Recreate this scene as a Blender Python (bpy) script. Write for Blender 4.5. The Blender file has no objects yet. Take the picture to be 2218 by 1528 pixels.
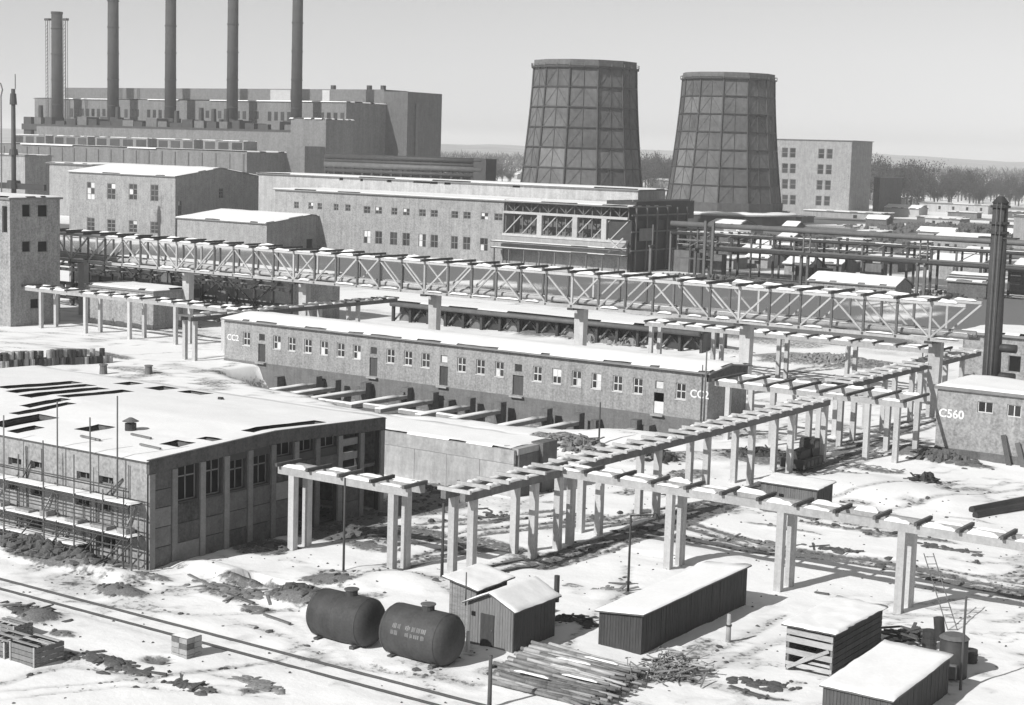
import bpy, math, random
import numpy as np
from mathutils import Vector, Matrix, noise as mnoise
random.seed(11)
RND = random.Random(5)

# ------------------------------------------------------------------ camera, sky, sun, exposure
W, HH = 2218, 1528
F_PX, PITCH, ROLL, YAW, CAM_H = 3595.44, .122207332, .029721308, .970140528, 28.7
def _axes():
    F = np.array([0, math.cos(PITCH), -math.sin(PITCH)]); R0 = np.array([1., 0, 0]); U0 = np.cross(R0, F)
    R = math.cos(ROLL)*R0 + math.sin(ROLL)*U0; U = np.cross(R, F)
    M = np.array([[math.sin(YAW), -math.cos(YAW), 0], [math.cos(YAW), math.sin(YAW), 0], [0, 0, 1.]])
    return M@R, M@U, M@F
RR, UU, FF = _axes()
sc = bpy.context.scene
COL = sc.collection
cam = bpy.data.cameras.new('camera'); cam_o = bpy.data.objects.new('camera', cam); COL.objects.link(cam_o)
cam.sensor_width = 36; cam.lens = F_PX/W*36; cam.clip_start = .5; cam.clip_end = 40000
cam_o.matrix_world = Matrix(((RR[0], UU[0], -FF[0], 0), (RR[1], UU[1], -FF[1], 0), (RR[2], UU[2], -FF[2], CAM_H), (0, 0, 0, 1)))
sc.camera = cam_o

SUN_EL, SHADOW_AZ = math.radians(36), math.radians(75)   # shadows fall towards +Y, a little +X
sdir = Vector((math.cos(SHADOW_AZ)*math.cos(SUN_EL), math.sin(SHADOW_AZ)*math.cos(SUN_EL), -math.sin(SUN_EL)))
sun = bpy.data.lights.new('sun', 'SUN'); sun.energy = 5.0; sun.angle = math.radians(.5); sun.color = (1, .995, .985)
sun_o = bpy.data.objects.new('sun', sun); COL.objects.link(sun_o)
sun_o.rotation_euler = sdir.to_track_quat('-Z', 'Y').to_euler()
world = bpy.data.worlds.new('World'); sc.world = world; world.use_nodes = True
wn = world.node_tree; wn.nodes.clear()
sky = wn.nodes.new('ShaderNodeTexSky'); sky.sky_type = 'NISHITA'; sky.sun_disc = False
sky.sun_elevation = SUN_EL; sky.sun_rotation = math.atan2(-sdir.x, -sdir.y); sky.air_density = 1.2; sky.dust_density = .32
bw = wn.nodes.new('ShaderNodeRGBToBW'); bg = wn.nodes.new('ShaderNodeBackground'); bg.inputs[1].default_value = .096
wo = wn.nodes.new('ShaderNodeOutputWorld')
wn.links.new(sky.outputs[0], bw.inputs[0]); wn.links.new(bw.outputs[0], bg.inputs[0]); wn.links.new(bg.outputs[0], wo.inputs[0])
sc.view_settings.view_transform = 'Standard'; sc.view_settings.look = 'None'
sc.view_settings.exposure = 0.0; sc.view_settings.gamma = 1
sc.cycles.volume_bounces = 1; sc.cycles.max_bounces = 6

# ------------------------------------------------------------------ photograph ray -> point of the place
def ray(x, y): return (x-W/2)/F_PX*RR - (y-HH/2)/F_PX*UU + FF
def G(x, y, z=0.):
    d = ray(x, y); t = (z-CAM_H)/d[2]; return Vector((d[0]*t, d[1]*t, z))
def PX(x, y, X):
    d = ray(x, y); t = X/d[0]; return Vector((X, d[1]*t, CAM_H+d[2]*t))
def PY(x, y, Y):
    d = ray(x, y); t = Y/d[1]; return Vector((d[0]*t, Y, CAM_H+d[2]*t))
def DIST(x, y, D):
    d = ray(x, y); t = D/math.hypot(d[0], d[1]); return Vector((d[0]*t, d[1]*t, CAM_H+d[2]*t))
def ZT(P, x, y):
    d = ray(x, y); return CAM_H + d[2]*math.hypot(P[0], P[1])/math.hypot(d[0], d[1])

# ------------------------------------------------------------------ materials (black-and-white photograph: greys)
MATS = {}
def mat(name, v, var=.25, scale=1.0, rough=.85, fine=.12, stretch=(1, 1, 1), bump=0., spec=.15, metal=0., fscale=14., rnd=.12, mott=.25, streak=0.):
    m = bpy.data.materials.new(name); m.use_nodes = True; nt = m.node_tree; N = nt.nodes; L = nt.links
    b = N['Principled BSDF']; b.inputs['Roughness'].default_value = rough; b.inputs['Specular IOR Level'].default_value = spec
    b.inputs['Metallic'].default_value = metal
    tc = N.new('ShaderNodeTexCoord'); mp = N.new('ShaderNodeMapping'); mp.inputs['Scale'].default_value = stretch
    L.new(tc.outputs['Object'], mp.inputs[0])
    n1 = N.new('ShaderNodeTexNoise'); n1.inputs['Scale'].default_value = .35*scale; n1.inputs['Detail'].default_value = 5
    n2 = N.new('ShaderNodeTexNoise'); n2.inputs['Scale'].default_value = fscale*scale*.25; n2.inputs['Detail'].default_value = 3
    L.new(mp.outputs[0], n1.inputs[0]); L.new(mp.outputs[0], n2.inputs[0])
    oi = N.new('ShaderNodeObjectInfo')
    def math_(op, a, c):
        q = N.new('ShaderNodeMath'); q.operation = op
        for i, k in enumerate((a, c)):
            if isinstance(k, (int, float)): q.inputs[i].default_value = k
            else: L.new(k, q.inputs[i])
        return q.outputs[0]
    n4 = N.new('ShaderNodeTexNoise'); n4.inputs['Scale'].default_value = 1.25*scale; n4.inputs['Detail'].default_value = 6; n4.inputs['Roughness'].default_value = .75; L.new(mp.outputs[0], n4.inputs[0])
    a = math_('ADD', math_('MULTIPLY', math_('SUBTRACT', n1.outputs[0], .5), 2.6*var), math_('MULTIPLY', math_('SUBTRACT', n4.outputs[0], .5), 2.2*mott))
    if streak:
        mp2 = N.new('ShaderNodeMapping'); mp2.inputs['Scale'].default_value = (1.1*scale, 1.1*scale, .09*scale); L.new(tc.outputs['Object'], mp2.inputs[0])
        n5 = N.new('ShaderNodeTexNoise'); n5.inputs['Scale'].default_value = 1.; n5.inputs['Detail'].default_value = 5; n5.inputs['Roughness'].default_value = .65; L.new(mp2.outputs[0], n5.inputs[0])
        a = math_('ADD', a, math_('MULTIPLY', math_('SUBTRACT', n5.outputs[0], .5), 2.4*streak))
    f = math_('MULTIPLY', math_('SUBTRACT', n2.outputs[0], .5), 2.6*fine)
    r = math_('MULTIPLY', math_('SUBTRACT', oi.outputs['Random'], .5), 2*rnd)
    s = math_('ADD', math_('ADD', a, f), math_('ADD', r, 1.0))
    val = math_('MULTIPLY', s, v)
    cl = N.new('ShaderNodeClamp'); cl.inputs[1].default_value = .008; cl.inputs[2].default_value = .9; L.new(val, cl.inputs[0])
    L.new(cl.outputs[0], b.inputs['Base Color'])
    if bump:
        bp = N.new('ShaderNodeBump'); bp.inputs['Strength'].default_value = bump; bp.inputs['Distance'].default_value = .05
        L.new(n2.outputs[0], bp.inputs['Height']); L.new(bp.outputs[0], b.inputs['Normal'])
    MATS[name] = m; return m
mat('snow', .82, .05, 1.2, .7, .05, bump=.25, rnd=.02, mott=.05)
mat('brick', .28, .22, 1.5, .9, .45, fscale=11, bump=.3, rnd=.03, mott=.42, streak=.35)
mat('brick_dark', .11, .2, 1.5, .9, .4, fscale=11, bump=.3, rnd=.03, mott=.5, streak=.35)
mat('concrete', .34, .2, 2.0, .85, .15, bump=.2, streak=.2)
mat('concrete_light', .42, .15, 2.0, .8, .12, bump=.15, streak=.2)
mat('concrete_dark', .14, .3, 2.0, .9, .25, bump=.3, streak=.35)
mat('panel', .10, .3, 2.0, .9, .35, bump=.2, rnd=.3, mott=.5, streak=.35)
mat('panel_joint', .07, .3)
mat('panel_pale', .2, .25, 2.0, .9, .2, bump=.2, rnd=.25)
mat('pale_wall', .36, .14, 1., .9, .22, fscale=12, bump=.2, rnd=.02, mott=.35, streak=.35)
mat('far_brick', .17, .1, .35, .9, .3, fscale=12, rnd=.03, mott=.28, streak=.35)
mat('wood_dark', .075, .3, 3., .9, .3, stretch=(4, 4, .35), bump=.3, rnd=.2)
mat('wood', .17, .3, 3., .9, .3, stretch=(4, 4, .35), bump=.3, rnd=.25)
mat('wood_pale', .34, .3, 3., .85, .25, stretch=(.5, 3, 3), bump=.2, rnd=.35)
mat('timber', .10, .3, 3., .9, .25, rnd=.3)
mat('steel_dark', .045, .35, 1.5, .6, .2, spec=.3, rnd=.2)
mat('steel', .12, .3, 1.5, .6, .2, spec=.3, rnd=.2)
mat('steel_light', .38, .2, 1.5, .6, .15, spec=.3, rnd=.15)
mat('rust_tank', .055, .35, 2.2, .65, .25, spec=.3, bump=.15, streak=.35)
mat('stack', .06, .25, .6, .8, .2, stretch=(1, 1, 2), streak=.35)
mat('clad', .115, .3, .35, .9, .25, fscale=8, rnd=.22, streak=.35)
mat('clad_pale', .15, .3, .35, .9, .25, fscale=8, rnd=.2, streak=.35)
mat('batten', .10, .2, 1., .9, .1)
mat('glass', .035, .4, 1., .25, .1, spec=.5, rnd=.5)
mat('void', .012, .2, 1., .95, .1)
mat('white_pane', .62, .1, 1., .5, .1)
mat('frame_white', .55, .1, 2., .6, .1)
mat('frame_grey', .2, .2, 2., .7, .1)
mat('paint_white', .7, .08, 4., .6, .1, mott=.1)
mat('paint_worn', .17, .4, 6., .7, .3)
mat('soil', .10, .3, 2., .95, .35, bump=.6)
mat('soil_pale', .22, .3, 2., .95, .35, bump=.6)
mat('rail', .07, .2, 4., .5, .1, spec=.4)
mat('bark', .09, .3, 1., .95, .2)
mat('twig', .05, .3, .2, .95, .2)
mat('twig_pale', .075, .3, .2, .95, .2)
mat('hill', .28, .5, .01, .95, .3, fscale=3)
mat('far_white', .42, .1, 1., .8, .1)

# ------------------------------------------------------------------ mesh helpers
ORG = {}
def tag(o, label=None, cat=None, group=None, kind=None):
    for k, v in (('label', label), ('category', cat), ('group', group), ('kind', kind)):
        if v: o[k] = v
    return o
def T(name, label, cat, loc=(0, 0, 0), group=None, rotz=0.):
    o = bpy.data.objects.new(name, None); COL.objects.link(o); o.location = loc; o.rotation_euler = (0, 0, rotz)
    o.empty_display_size = .5
    ORG[o.name] = Vector(loc); return tag(o, label, cat, group)
class MB:
    def __init__(s): s.v = []; s.f = []; s.mi = []
    def add(s, vs, fs):
        n = len(s.v); s.v += [tuple(map(float, q)) for q in vs]; s.f += [tuple(i+n for i in q) for q in fs]; return s
    def quad(s, a, b, c, d): return s.add((a, b, c, d), ((0, 1, 2, 3),))
    def box(s, x0, x1, y0, y1, z0, z1):
        return s.add([(x0, y0, z0), (x1, y0, z0), (x1, y1, z0), (x0, y1, z0), (x0, y0, z1), (x1, y0, z1), (x1, y1, z1), (x0, y1, z1)],
                     [(0, 3, 2, 1), (4, 5, 6, 7), (0, 1, 5, 4), (1, 2, 6, 5), (2, 3, 7, 6), (3, 0, 4, 7)])
    def beam(s, a, b, w, h=None, up=(0, 0, 1)):
        h = h or w; a = Vector(a); b = Vector(b); d = (b-a).normalized(); up = Vector(up)
        if abs(d.dot(up)) > .98: up = Vector((1, 0, 0))
        x = d.cross(up).normalized()*w/2; y = x.cross(d).normalized()*h/2
        P = [p+i*x+j*y for p in (a, b) for i, j in ((-1, -1), (1, -1), (1, 1), (-1, 1))]
        return s.add(P, [(0, 1, 2, 3), (7, 6, 5, 4), (0, 4, 5, 1), (1, 5, 6, 2), (2, 6, 7, 3), (3, 7, 4, 0)])
    def cyl(s, a, b, r0, r1=None, n=10, caps=True, jit=0.):
        r1 = r0 if r1 is None else r1; a = Vector(a); b = Vector(b); d = (b-a).normalized()
        up = Vector((0, 0, 1)) if abs(d.z) < .95 else Vector((1, 0, 0)); x = d.cross(up).normalized(); y = d.cross(x)
        P = []
        for p, r in ((a, r0), (b, r1)):
            for i in range(n):
                t = 2*math.pi*i/n; q = r*(1+jit*(RND.random()-.5)); P.append(p+x*q*math.cos(t)+y*q*math.sin(t))
        fs = [(i, (i+1) % n, n+(i+1) % n, n+i) for i in range(n)]
        fs = [f[::-1] for f in fs]
        if caps: fs += [tuple(range(n)), tuple(range(2*n-1, n-1, -1))]
        return s.add(P, fs)
    def prism(s, pts, y0, y1, axis='Y'):
        """closed outline pts (u,z) swept along axis"""
        n = len(pts)
        A = [(u, y0, z) if axis == 'Y' else (y0, u, z) for u, z in pts]; B = [(u, y1, z) if axis == 'Y' else (y1, u, z) for u, z in pts]
        return s.add(A+B, [tuple(range(n)), tuple(range(2*n-1, n-1, -1))]+[(i, n+i, n+(i+1) % n, (i+1) % n) for i in range(n)])
    def lump(s, c, rx, ry, rz, n=7, m=3, jit=.35, flat=True):
        P = []; c = Vector(c)
        for j in range(m):
            ph = math.pi/2*j/m
            for i in range(n):
                t = 2*math.pi*i/n; q = 1+jit*(RND.random()-.5)*2
                P.append(c+Vector((rx*q*math.cos(t)*math.cos(ph), ry*q*math.sin(t)*math.cos(ph), rz*math.sin(ph)*(1+jit*(RND.random()-.5)))))
        P.append(c+Vector((0, 0, rz)))
        fs = []
        for j in range(m-1):
            for i in range(n): fs.append((j*n+i, j*n+(i+1) % n, (j+1)*n+(i+1) % n, (j+1)*n+i))
        fs += [((m-1)*n+i, (m-1)*n+(i+1) % n, m*n) for i in range(n)]
        return s.add(P, fs)
    def mesh(s, name, m, smooth=False, org=(0, 0, 0)):
        me = bpy.data.meshes.new(name); o = Vector(org)
        me.from_pydata([(a-o[0], b-o[1], c-o[2]) for a, b, c in s.v], [], s.f); me.update()
        me.materials.append(MATS[m])
        if smooth: me.polygons.foreach_set('use_smooth', [True]*len(me.polygons))
        return me
    def build(s, name, m, parent=None, smooth=False, label=None, cat=None, group=None, kind=None):
        if parent is None:
            if s.v:
                a = np.array(s.v); org = Vector((float(a[:, 0].mean()), float(a[:, 1].mean()), float(a[:, 2].min())))
            else: org = Vector((0, 0, 0))
        else: org = ORG[parent.name]
        o = bpy.data.objects.new(name, s.mesh(name, m, smooth, org)); COL.objects.link(o)
        if parent is None: o.location = org
        else: o.parent = parent
        ORG[o.name] = org
        return tag(o, label, cat, group, kind)
def inst(name, me, parent, loc, rotz=0., label=None, rot=None, scale=None):
    """shared mesh placed at a world location under parent"""
    o = bpy.data.objects.new(name, me); COL.objects.link(o)
    if parent is not None:
        o.parent = parent; o.location = Vector(loc)-ORG[parent.name]
    else: o.location = loc
    o.rotation_euler = rot or (0, 0, rotz)
    if scale: o.scale = scale
    ORG[o.name] = Vector(loc)
    if label: o['label'] = label
    return o
def copy_tree(o, parent=None, loc=None):
    c = o.copy(); COL.objects.link(c); c.parent = parent
    if loc is not None: c.location = loc
    for ch in o.children: copy_tree(ch, c)
    return c
def smp(side, plane):
    if side == 'S': return lambda u, z, d=0.: (u, plane+d, z)
    if side == 'E': return lambda u, z, d=0.: (plane-d, u, z)
    if side == 'N': return lambda u, z, d=0.: (u, plane-d, z)
    return lambda u, z, d=0.: (plane+d, u, z)
def wall(mb, side, plane, u0, u1, z0, z1, ops=(), depth=.25, top=None):
    """facade with real openings and reveals; top(u) may bend the upper edge"""
    m = smp(side, plane)
    us = sorted({u0, u1} | {q for o in ops for q in o[:2] if u0 < q < u1}); zs = sorted({z0, z1} | {q for o in ops for q in o[2:4] if z0 < q < z1})
    for i in range(len(us)-1):
        for j in range(len(zs)-1):
            a, b, c, d = us[i], us[i+1], zs[j], zs[j+1]; um, zm = (a+b)/2, (c+d)/2
            if any(o[0] < um < o[1] and o[2] < zm < o[3] for o in ops): continue
            d1 = d2 = d
            if top and j == len(zs)-2: d1, d2 = top(a), top(b)
            mb.quad(m(a, c), m(b, c), m(b, d2), m(a, d1))
    for o in ops:
        a, b, c, d = o[:4]
        for p, q in (((a, c), (b, c)), ((b, c), (b, d)), ((b, d), (a, d)), ((a, d), (a, c))):
            mb.quad(m(*p), m(*p, depth), m(*q, depth), m(*q))
    return mb
WIN_CACHE = {}
def window(parent, side, plane, u0, u1, z0, z1, nx=2, nz=2, fr='frame_white', glass='glass', depth=.12, bar=.07, pale=0., name='window', zsplit=None):
    """frame with mullions as a part, each pane a sub-part"""
    w, h = u1-u0, z1-z0; key = (side, round(w, 2), round(h, 2), nx, nz, fr, bar, zsplit)
    if key not in WIN_CACHE:
        mb = MB(); m = smp(side, 0.)
        def bx(a, b, c, d):
            p = m(a, c, 0.); q = m(b, d, .07); mb.box(min(p[0], q[0]), max(p[0], q[0]), min(p[1], q[1]), max(p[1], q[1]), c, d)
        bx(0, bar, 0, h); bx(w-bar, w, 0, h); bx(bar, w-bar, 0, bar); bx(bar, w-bar, h-bar, h)
        xs = [w*i/nx for i in range(1, nx)]; zz = [h*(zsplit or .5)] if nz == 2 else [h*i/nz for i in range(1, nz)]
        for x in xs: bx(x-bar/2, x+bar/2, bar, h-bar)
        for z in zz: bx(bar, w-bar, z-bar/2-.002, z+bar/2+.002)
        panes = []
        xe = [0]+xs+[w]; ze = [0]+zz+[h]; pm = {}
        for i in range(len(xe)-1):
            for j in range(len(ze)-1):
                a, b, c, d = xe[i]+bar/2, xe[i+1]-bar/2, ze[j]+bar/2, ze[j+1]-bar/2
                q = MB(); p0 = m(0, 0, .03); p1 = m(b-a, 0, .045); q.box(min(p0[0], p1[0]), max(p0[0], p1[0]), min(p0[1], p1[1]), max(p0[1], p1[1]), 0, d-c)
                panes.append((a, c, q))
        WIN_CACHE[key] = (mb.mesh('window', fr), [(a, c, {g: q.mesh('pane', g) for g in ('glass', 'white_pane', 'void')}) for a, c, q in panes])
    fm, pl = WIN_CACHE[key]; M = smp(side, plane)
    o = inst(name, fm, parent, M(u0, z0, depth))
    for a, c, d in pl:
        g = glass if RND.random() >= pale else 'white_pane'
        inst('pane', d[g], o, M(u0+a, z0+c, depth))
    return o
def snow_slab(parent, x0, x1, y0, y1, zf, th=.18, n=None, name='snow_cover', edge=.25, rough=.06, holes=(), kind=None):
    """a blanket of snow with thin ragged edges over z = zf(x,y)"""
    nx = n or int(min(60, max(6, (x1-x0)/.9))); ny = n or int(min(60, max(6, (y1-y0)/.9)))
    xs = [x0+edge*.0, x0+edge] + [x0+edge+(x1-x0-2*edge)*i/nx for i in range(1, nx)] + [x1-edge, x1]
    ys = [y0, y0+edge] + [y0+edge+(y1-y0-2*edge)*i/ny for i in range(1, ny)] + [y1-edge, y1]
    mb = MB(); P = []; nX, nY = len(xs), len(ys)
    for j, y in enumerate(ys):
        for i, x in enumerate(xs):
            e = i in (0, nX-1) or j in (0, nY-1)
            q = mnoise.noise((x*.5, y*.5, 3.1)); k = 0.02 if e else th*(1+.5*q)+rough*mnoise.noise((x*1.7, y*1.7, .3))
            jx = rough*1.6*mnoise.noise((y*2.1, x*.3, 8)) if i in (0, nX-1) else 0; jy = rough*1.6*mnoise.noise((x*2.1, y*.3, 5)) if j in (0, nY-1) else 0
            P.append((x+jx, y+jy, zf(x, y)+max(k, .012)))
    fs = []
    for j in range(nY-1):
        for i in range(nX-1):
            cx, cy = (xs[i]+xs[i+1])/2, (ys[j]+ys[j+1])/2
            if any(a < cx < b and c < cy < d for a, b, c, d in holes): continue
            if (i == 0 or j == 0 or i == nX-2 or j == nY-2) and x1-x0 > 6 and mnoise.noise((cx*.45, cy*.45, 7.7)) > .12: continue
            fs.append((j*nX+i, j*nX+i+1, (j+1)*nX+i+1, (j+1)*nX+i))
    mb.add(P, fs)
    return mb.build(name, 'snow', parent, smooth=True, kind=kind)
def text(parent, s, side, plane, u, z, size, m, label=None, bold=.02):
    cu = bpy.data.curves.new('lettering', 'FONT'); cu.body = s; cu.size = size; cu.extrude = .004; cu.offset = bold
    to = bpy.data.objects.new('tmp', cu); COL.objects.link(to); dg = bpy.context.evaluated_depsgraph_get(); dg.update()
    me = bpy.data.meshes.new_from_object(to.evaluated_get(dg)); bpy.data.objects.remove(to); me.name = 'lettering'
    me.materials.clear(); me.materials.append(MATS[m])
    return inst('lettering', me, parent, smp(side, plane)(u, z, -.012), rot=(math.pi/2, 0, 0 if side == 'S' else math.pi/2), label=label)

# ------------------------------------------------------------------ ground: one sheet with pit, mounds, ruts
def vnoise(x, y, seed=0):
    xi = np.floor(x).astype(np.int64); yi = np.floor(y).astype(np.int64); fx = x-xi; fy = y-yi
    def h(a, b):
        n = (a*374761393 + b*668265263 + seed*974711) & 0xffffffff
        n = ((n ^ (n >> 13))*1274126177) & 0xffffffff
        return ((n ^ (n >> 16)) & 0xffff)/65535.
    fx = fx*fx*(3-2*fx); fy = fy*fy*(3-2*fy)
    return (h(xi, yi)*(1-fx)+h(xi+1, yi)*fx)*(1-fy)+(h(xi, yi+1)*(1-fx)+h(xi+1, yi+1)*fx)*fy
def fbm(x, y, s, seed=0, o=3):
    t = 0; a = 1.; n = 0
    for k in range(o): t = t+a*vnoise(x*s, y*s, seed+k); n += a; a *= .5; s *= 2.1
    return t/n
def span(*parts):
    out = []
    for a, b, st in parts: out += list(np.arange(a, b, st))
    return out
geo = lambda a, b, n: list(np.geomspace(a, b, n))
xs = [-v for v in geo(260, 14000, 22)[::-1]] + span((-258, -176, 3), (-176, -112, .9), (-112, -24, .42), (-24, 40, 2.5)) + geo(40, 14000, 24)
ys = [-v for v in geo(20, 14000, 20)[::-1]] + span((-18, 46, 4), (46, 132, .42), (132, 172, .8), (172, 262, 1.6), (262, 960, 13)) + geo(960, 15000, 26)
XS, YS = np.meshgrid(np.array(xs), np.array(ys))
def seg_dist(pts):
    d = np.full(XS.shape, 1e9)
    for (ax, ay), (bx, by) in zip(pts[:-1], pts[1:]):
        vx, vy = bx-ax, by-ay; L = vx*vx+vy*vy+1e-9
        t = np.clip(((XS-ax)*vx+(YS-ay)*vy)/L, 0, 1); d = np.minimum(d, np.hypot(XS-ax-t*vx, YS-ay-t*vy))
    return d
def sm(a, b, x): t = np.clip((x-a)/(b-a), 0, 1); return t*t*(3-2*t)
near = sm(420, 200, YS)
Zg = (fbm(XS, YS, .11, 1)-.5)*.35 + (fbm(XS, YS, .6, 5)-.5)*.16 + (fbm(XS, YS, 1.9, 8, 2)-.5)*.05
DIRT_SHADE = np.zeros(XS.shape)
big = fbm(XS, YS, .05, 21); mid = fbm(XS, YS, .3, 31)
def P2(x, y): g = G(x, y); return (g.x, g.y)
def patch(x, y, rx, ry, d, h=0., ang=0.):
    """stain/mound centred on a point of the ground; rx, ry in metres along X and Y"""
    global Zg, DIRT_SHADE
    cx, cy = P2(x, y); ca, sa = math.cos(ang), math.sin(ang); u = ((XS-cx)*ca+(YS-cy)*sa)/rx; v = (-(XS-cx)*sa+(YS-cy)*ca)/ry
    r = np.sqrt(u*u+v*v)*(1+.7*(mid-.5)); k = sm(1.25, .3, r); DIRT_SHADE = np.maximum(DIRT_SHADE, d*sm(1.15, .75, r)); Zg = Zg+h*k
def ruts(pts, d, half=.75, w=.5, deep=.09, band=0.):
    global Zg, DIRT_SHADE
    q = seg_dist([P2(*p) for p in pts]); q = q+.25*(mid-.5)
    e = np.abs(q-half); k = sm(w*1.5, w*.4, e); DIRT_SHADE = np.maximum(DIRT_SHADE, d*k*(.75+.6*mid)); Zg = Zg-deep*k
    if band: DIRT_SHADE = np.maximum(DIRT_SHADE, band*sm(half+.7, half, q)*(.25+1.4*mid))
# wheel tracks, some of them trestle shadows painted in as ruts
ruts([(1040, 1240), (1230, 1198), (1330, 1168), (1480, 1118), (1640, 1073), (1745, 1012), (1905, 955)], 1., band=.55)
ruts([(1170, 1225), (1300, 1190), (1420, 1150), (1560, 1100), (1700, 1040)], .8, band=.4)
ruts([(1400, 1110), (1500, 1140), (1640, 1178), (1800, 1205), (1950, 1228), (2230, 1290)], .95, band=.6)  # partly a track, partly the near trestle's beam shadow painted in
ruts([(1480, 1165), (1700, 1195), (1900, 1215), (2230, 1270)], .6, band=.3)
ruts([(1700, 1020), (1830, 960), (1990, 925), (2050, 905)], .8, band=.3)
ruts([(1690, 1000), (1850, 945), (1970, 915)], .7)
ruts([(1760, 1030), (1880, 985), (2000, 950)], .6)
ruts([(1000, 1160), (1150, 1140), (1320, 1130), (1480, 1100)], .7, band=.4)
ruts([(860, 1225), (960, 1195), (1090, 1185), (1200, 1215)], .75, band=.5)  # paints the short trestle's shadow on the ground as a soil band
ruts([(930, 1140), (1060, 1125), (1200, 1110)], .7, band=.4)
ruts([(1300, 1190), (1500, 1230), (1560, 1290)], .35, half=.5, w=.25)
ruts([(1560, 1060), (1680, 1080), (1800, 1130), (2000, 1160)], .55, band=.3)
ruts([(1600, 830), (1750, 800), (1990, 790)], .8, half=.9, w=.5, band=.5)
ruts([(0, 1505), (260, 1480), (600, 1500)], .45, half=.6, w=.2)
ruts([(640, 1340), (780, 1450), (1060, 1500)], .3, half=.6, w=.25)
for p in ([(0, 1480), (150, 1440), (330, 1470), (600, 1430), (640, 1400)], [(640, 1420), (760, 1440), (1040, 1480)], [(1020, 1420), (1000, 1300), (900, 1240), (760, 1250)], [(1225, 1400), (1290, 1330), (1350, 1290), (1360, 1230)], [(1300, 1500), (1560, 1440), (1680, 1390), (1930, 1330), (2100, 1340)], [(1440, 1430), (1580, 1400), (1700, 1330)], [(900, 1180), (1050, 1140), (1120, 1090), (1200, 1060)], [(1640, 1110), (1790, 1080), (1960, 1050), (2090, 1040)], [(60, 780), (250, 770), (420, 760)], [(240, 830), (360, 790), (470, 770)], [(1900, 1110), (2050, 1080), (2200, 1060)], [(500, 1340), (620, 1380), (700, 1420)], [(150, 1300), (420, 1330), (640, 1320)]):
    ruts(p, .5, half=0., w=.45, deep=.05)
# bare soil, churned and stained patches
for a in ((262, 1285, 2.6, 1.5, .95, .5), (80, 1348, 1.5, 1.6, .95, .6), (135, 1378, 1., .6, .9, .2), (40, 1320, 1.6, 1.2, .7, .1), (155, 1265, .9, .7, .8, .1),
          (650, 1300, 2.6, 1.6, .95, .7), (710, 1255, 2., 1.6, .95, .2), (560, 1320, 1.5, .6, .8, .1), (520, 1262, 2., .8, .8, .2), (480, 1290, 2.5, .7, .7, .2),
          (120, 1215, 6., 1.6, .95, .5), (250, 1225, 2.5, .9, .85, .3), (60, 1185, 4., 1.5, .9, .5), (330, 1250, 2., .8, .8, .3), (560, 1180, 3, 2.5, .8, .05), (700, 1150, 4, 3, .95, .05),
          (740, 1120, 4, 4, .9, 0), (830, 1150, 2, 2, .8, .1), (900, 1095, 4, 5, .85, 0), (960, 1060, 3, 4, .8, 0), (800, 1185, 3, 1.2, .8, .1), (890, 1155, 3, 2, .8, 0), (1050, 1180, 3, 2, .75, 0), (1080, 1090, 4, 2, .4, .1),
          (1240, 968, 5, 3, .75, .9), (1330, 990, 5, 4, .45, .5), (1420, 990, 4, 3, .7, .4), (1490, 1030, 2, 3, .7, .2), (1530, 990, 3, 3, .5, .3), (1640, 985, 4, 5, .8, .2), (1600, 940, 3, 4, .6, .2),
          (1740, 780, 9, 8, .7, .4), (1850, 790, 9, 6, .75, .4), (1700, 745, 8, 5, .6, .3), (1780, 830, 6, 5, .6, .2), (1960, 760, 6, 8, .4, .2),
          (2010, 985, 5, 3, .95, .5), (2080, 1005, 4, 1.5, .9, .3), (1960, 975, 3, 2, .7, .2), (1900, 1020, 3, .8, .8, .2), (1830, 1025, 2, .7, .8, .2),
          (1880, 1120, 1.5, .4, .9, .1), (1860, 1150, 5, .8, .75, .15), (1960, 1160, 4, .6, .8, .15), (1700, 1145, 3, .5, .7, .1), (2190, 1180, 4, .5, .6, .1), (2100, 1125, 2, .3, .6, .1),
          (1250, 1345, 1.5, .6, .6, .1), (1310, 1290, 1.6, 1.4, .3, .25), (1240, 1270, .8, .5, .7, .1), (1470, 1470, 1.5, 1, .6, .1), (1560, 1490, 2., .6, .5, 0), (1180, 1500, 3., .7, .55, 0), (1650, 1505, 2, .4, .8, 0),
          (600, 700, 9, 6, .3, .3), (330, 700, 8, 6, .5, .3), (250, 690, 9, 4, .5, .2), (420, 720, 5, 4, .5, .2), (1330, 735, 10, 4, .8, 1.4), (1450, 750, 7, 3, .6, 1.2), (1180, 725, 9, 4, .8, .6), (1560, 765, 4, 3, .5, .6),
          (200, 765, 7, 2, .8, .1), (60, 800, 9, 1.2, .5, .1), (300, 805, 6, 1.5, .6, .1), (400, 800, 5, 2, .4, .1), (210, 1430, 2.2, .8, .5, .1), (250, 1440, 1.6, .6, .8, .1), (440, 1490, 2, .5, .5, 0),
          (340, 1430, 1.3, .8, .95, -.25), (540, 1495, .8, .4, .9, 0), (120, 1420, 1.4, .7, .8, .1), (300, 1478, 2, .4, .4, 0), (480, 1465, 1.6, .3, .5, 0)):
    patch(*a)
# snow banks
for a in ((860, 1255, 5, 2.2, .25, .35), (760, 1262, 3, 1.5, .3, .25), (470, 1240, 4, 1.3, 0, .6), (1500, 1200, 6, 3, 0, .2), (1900, 1060, 9, 6, 0, .5), (620, 1270, 3, 1, 0, .3), (220, 1240, 4, 1.4, 0, .5), (980, 920, 14, 4, 0, .5), (1350, 950, 6, 4, 0, .6)):
    patch(*a)
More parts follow.
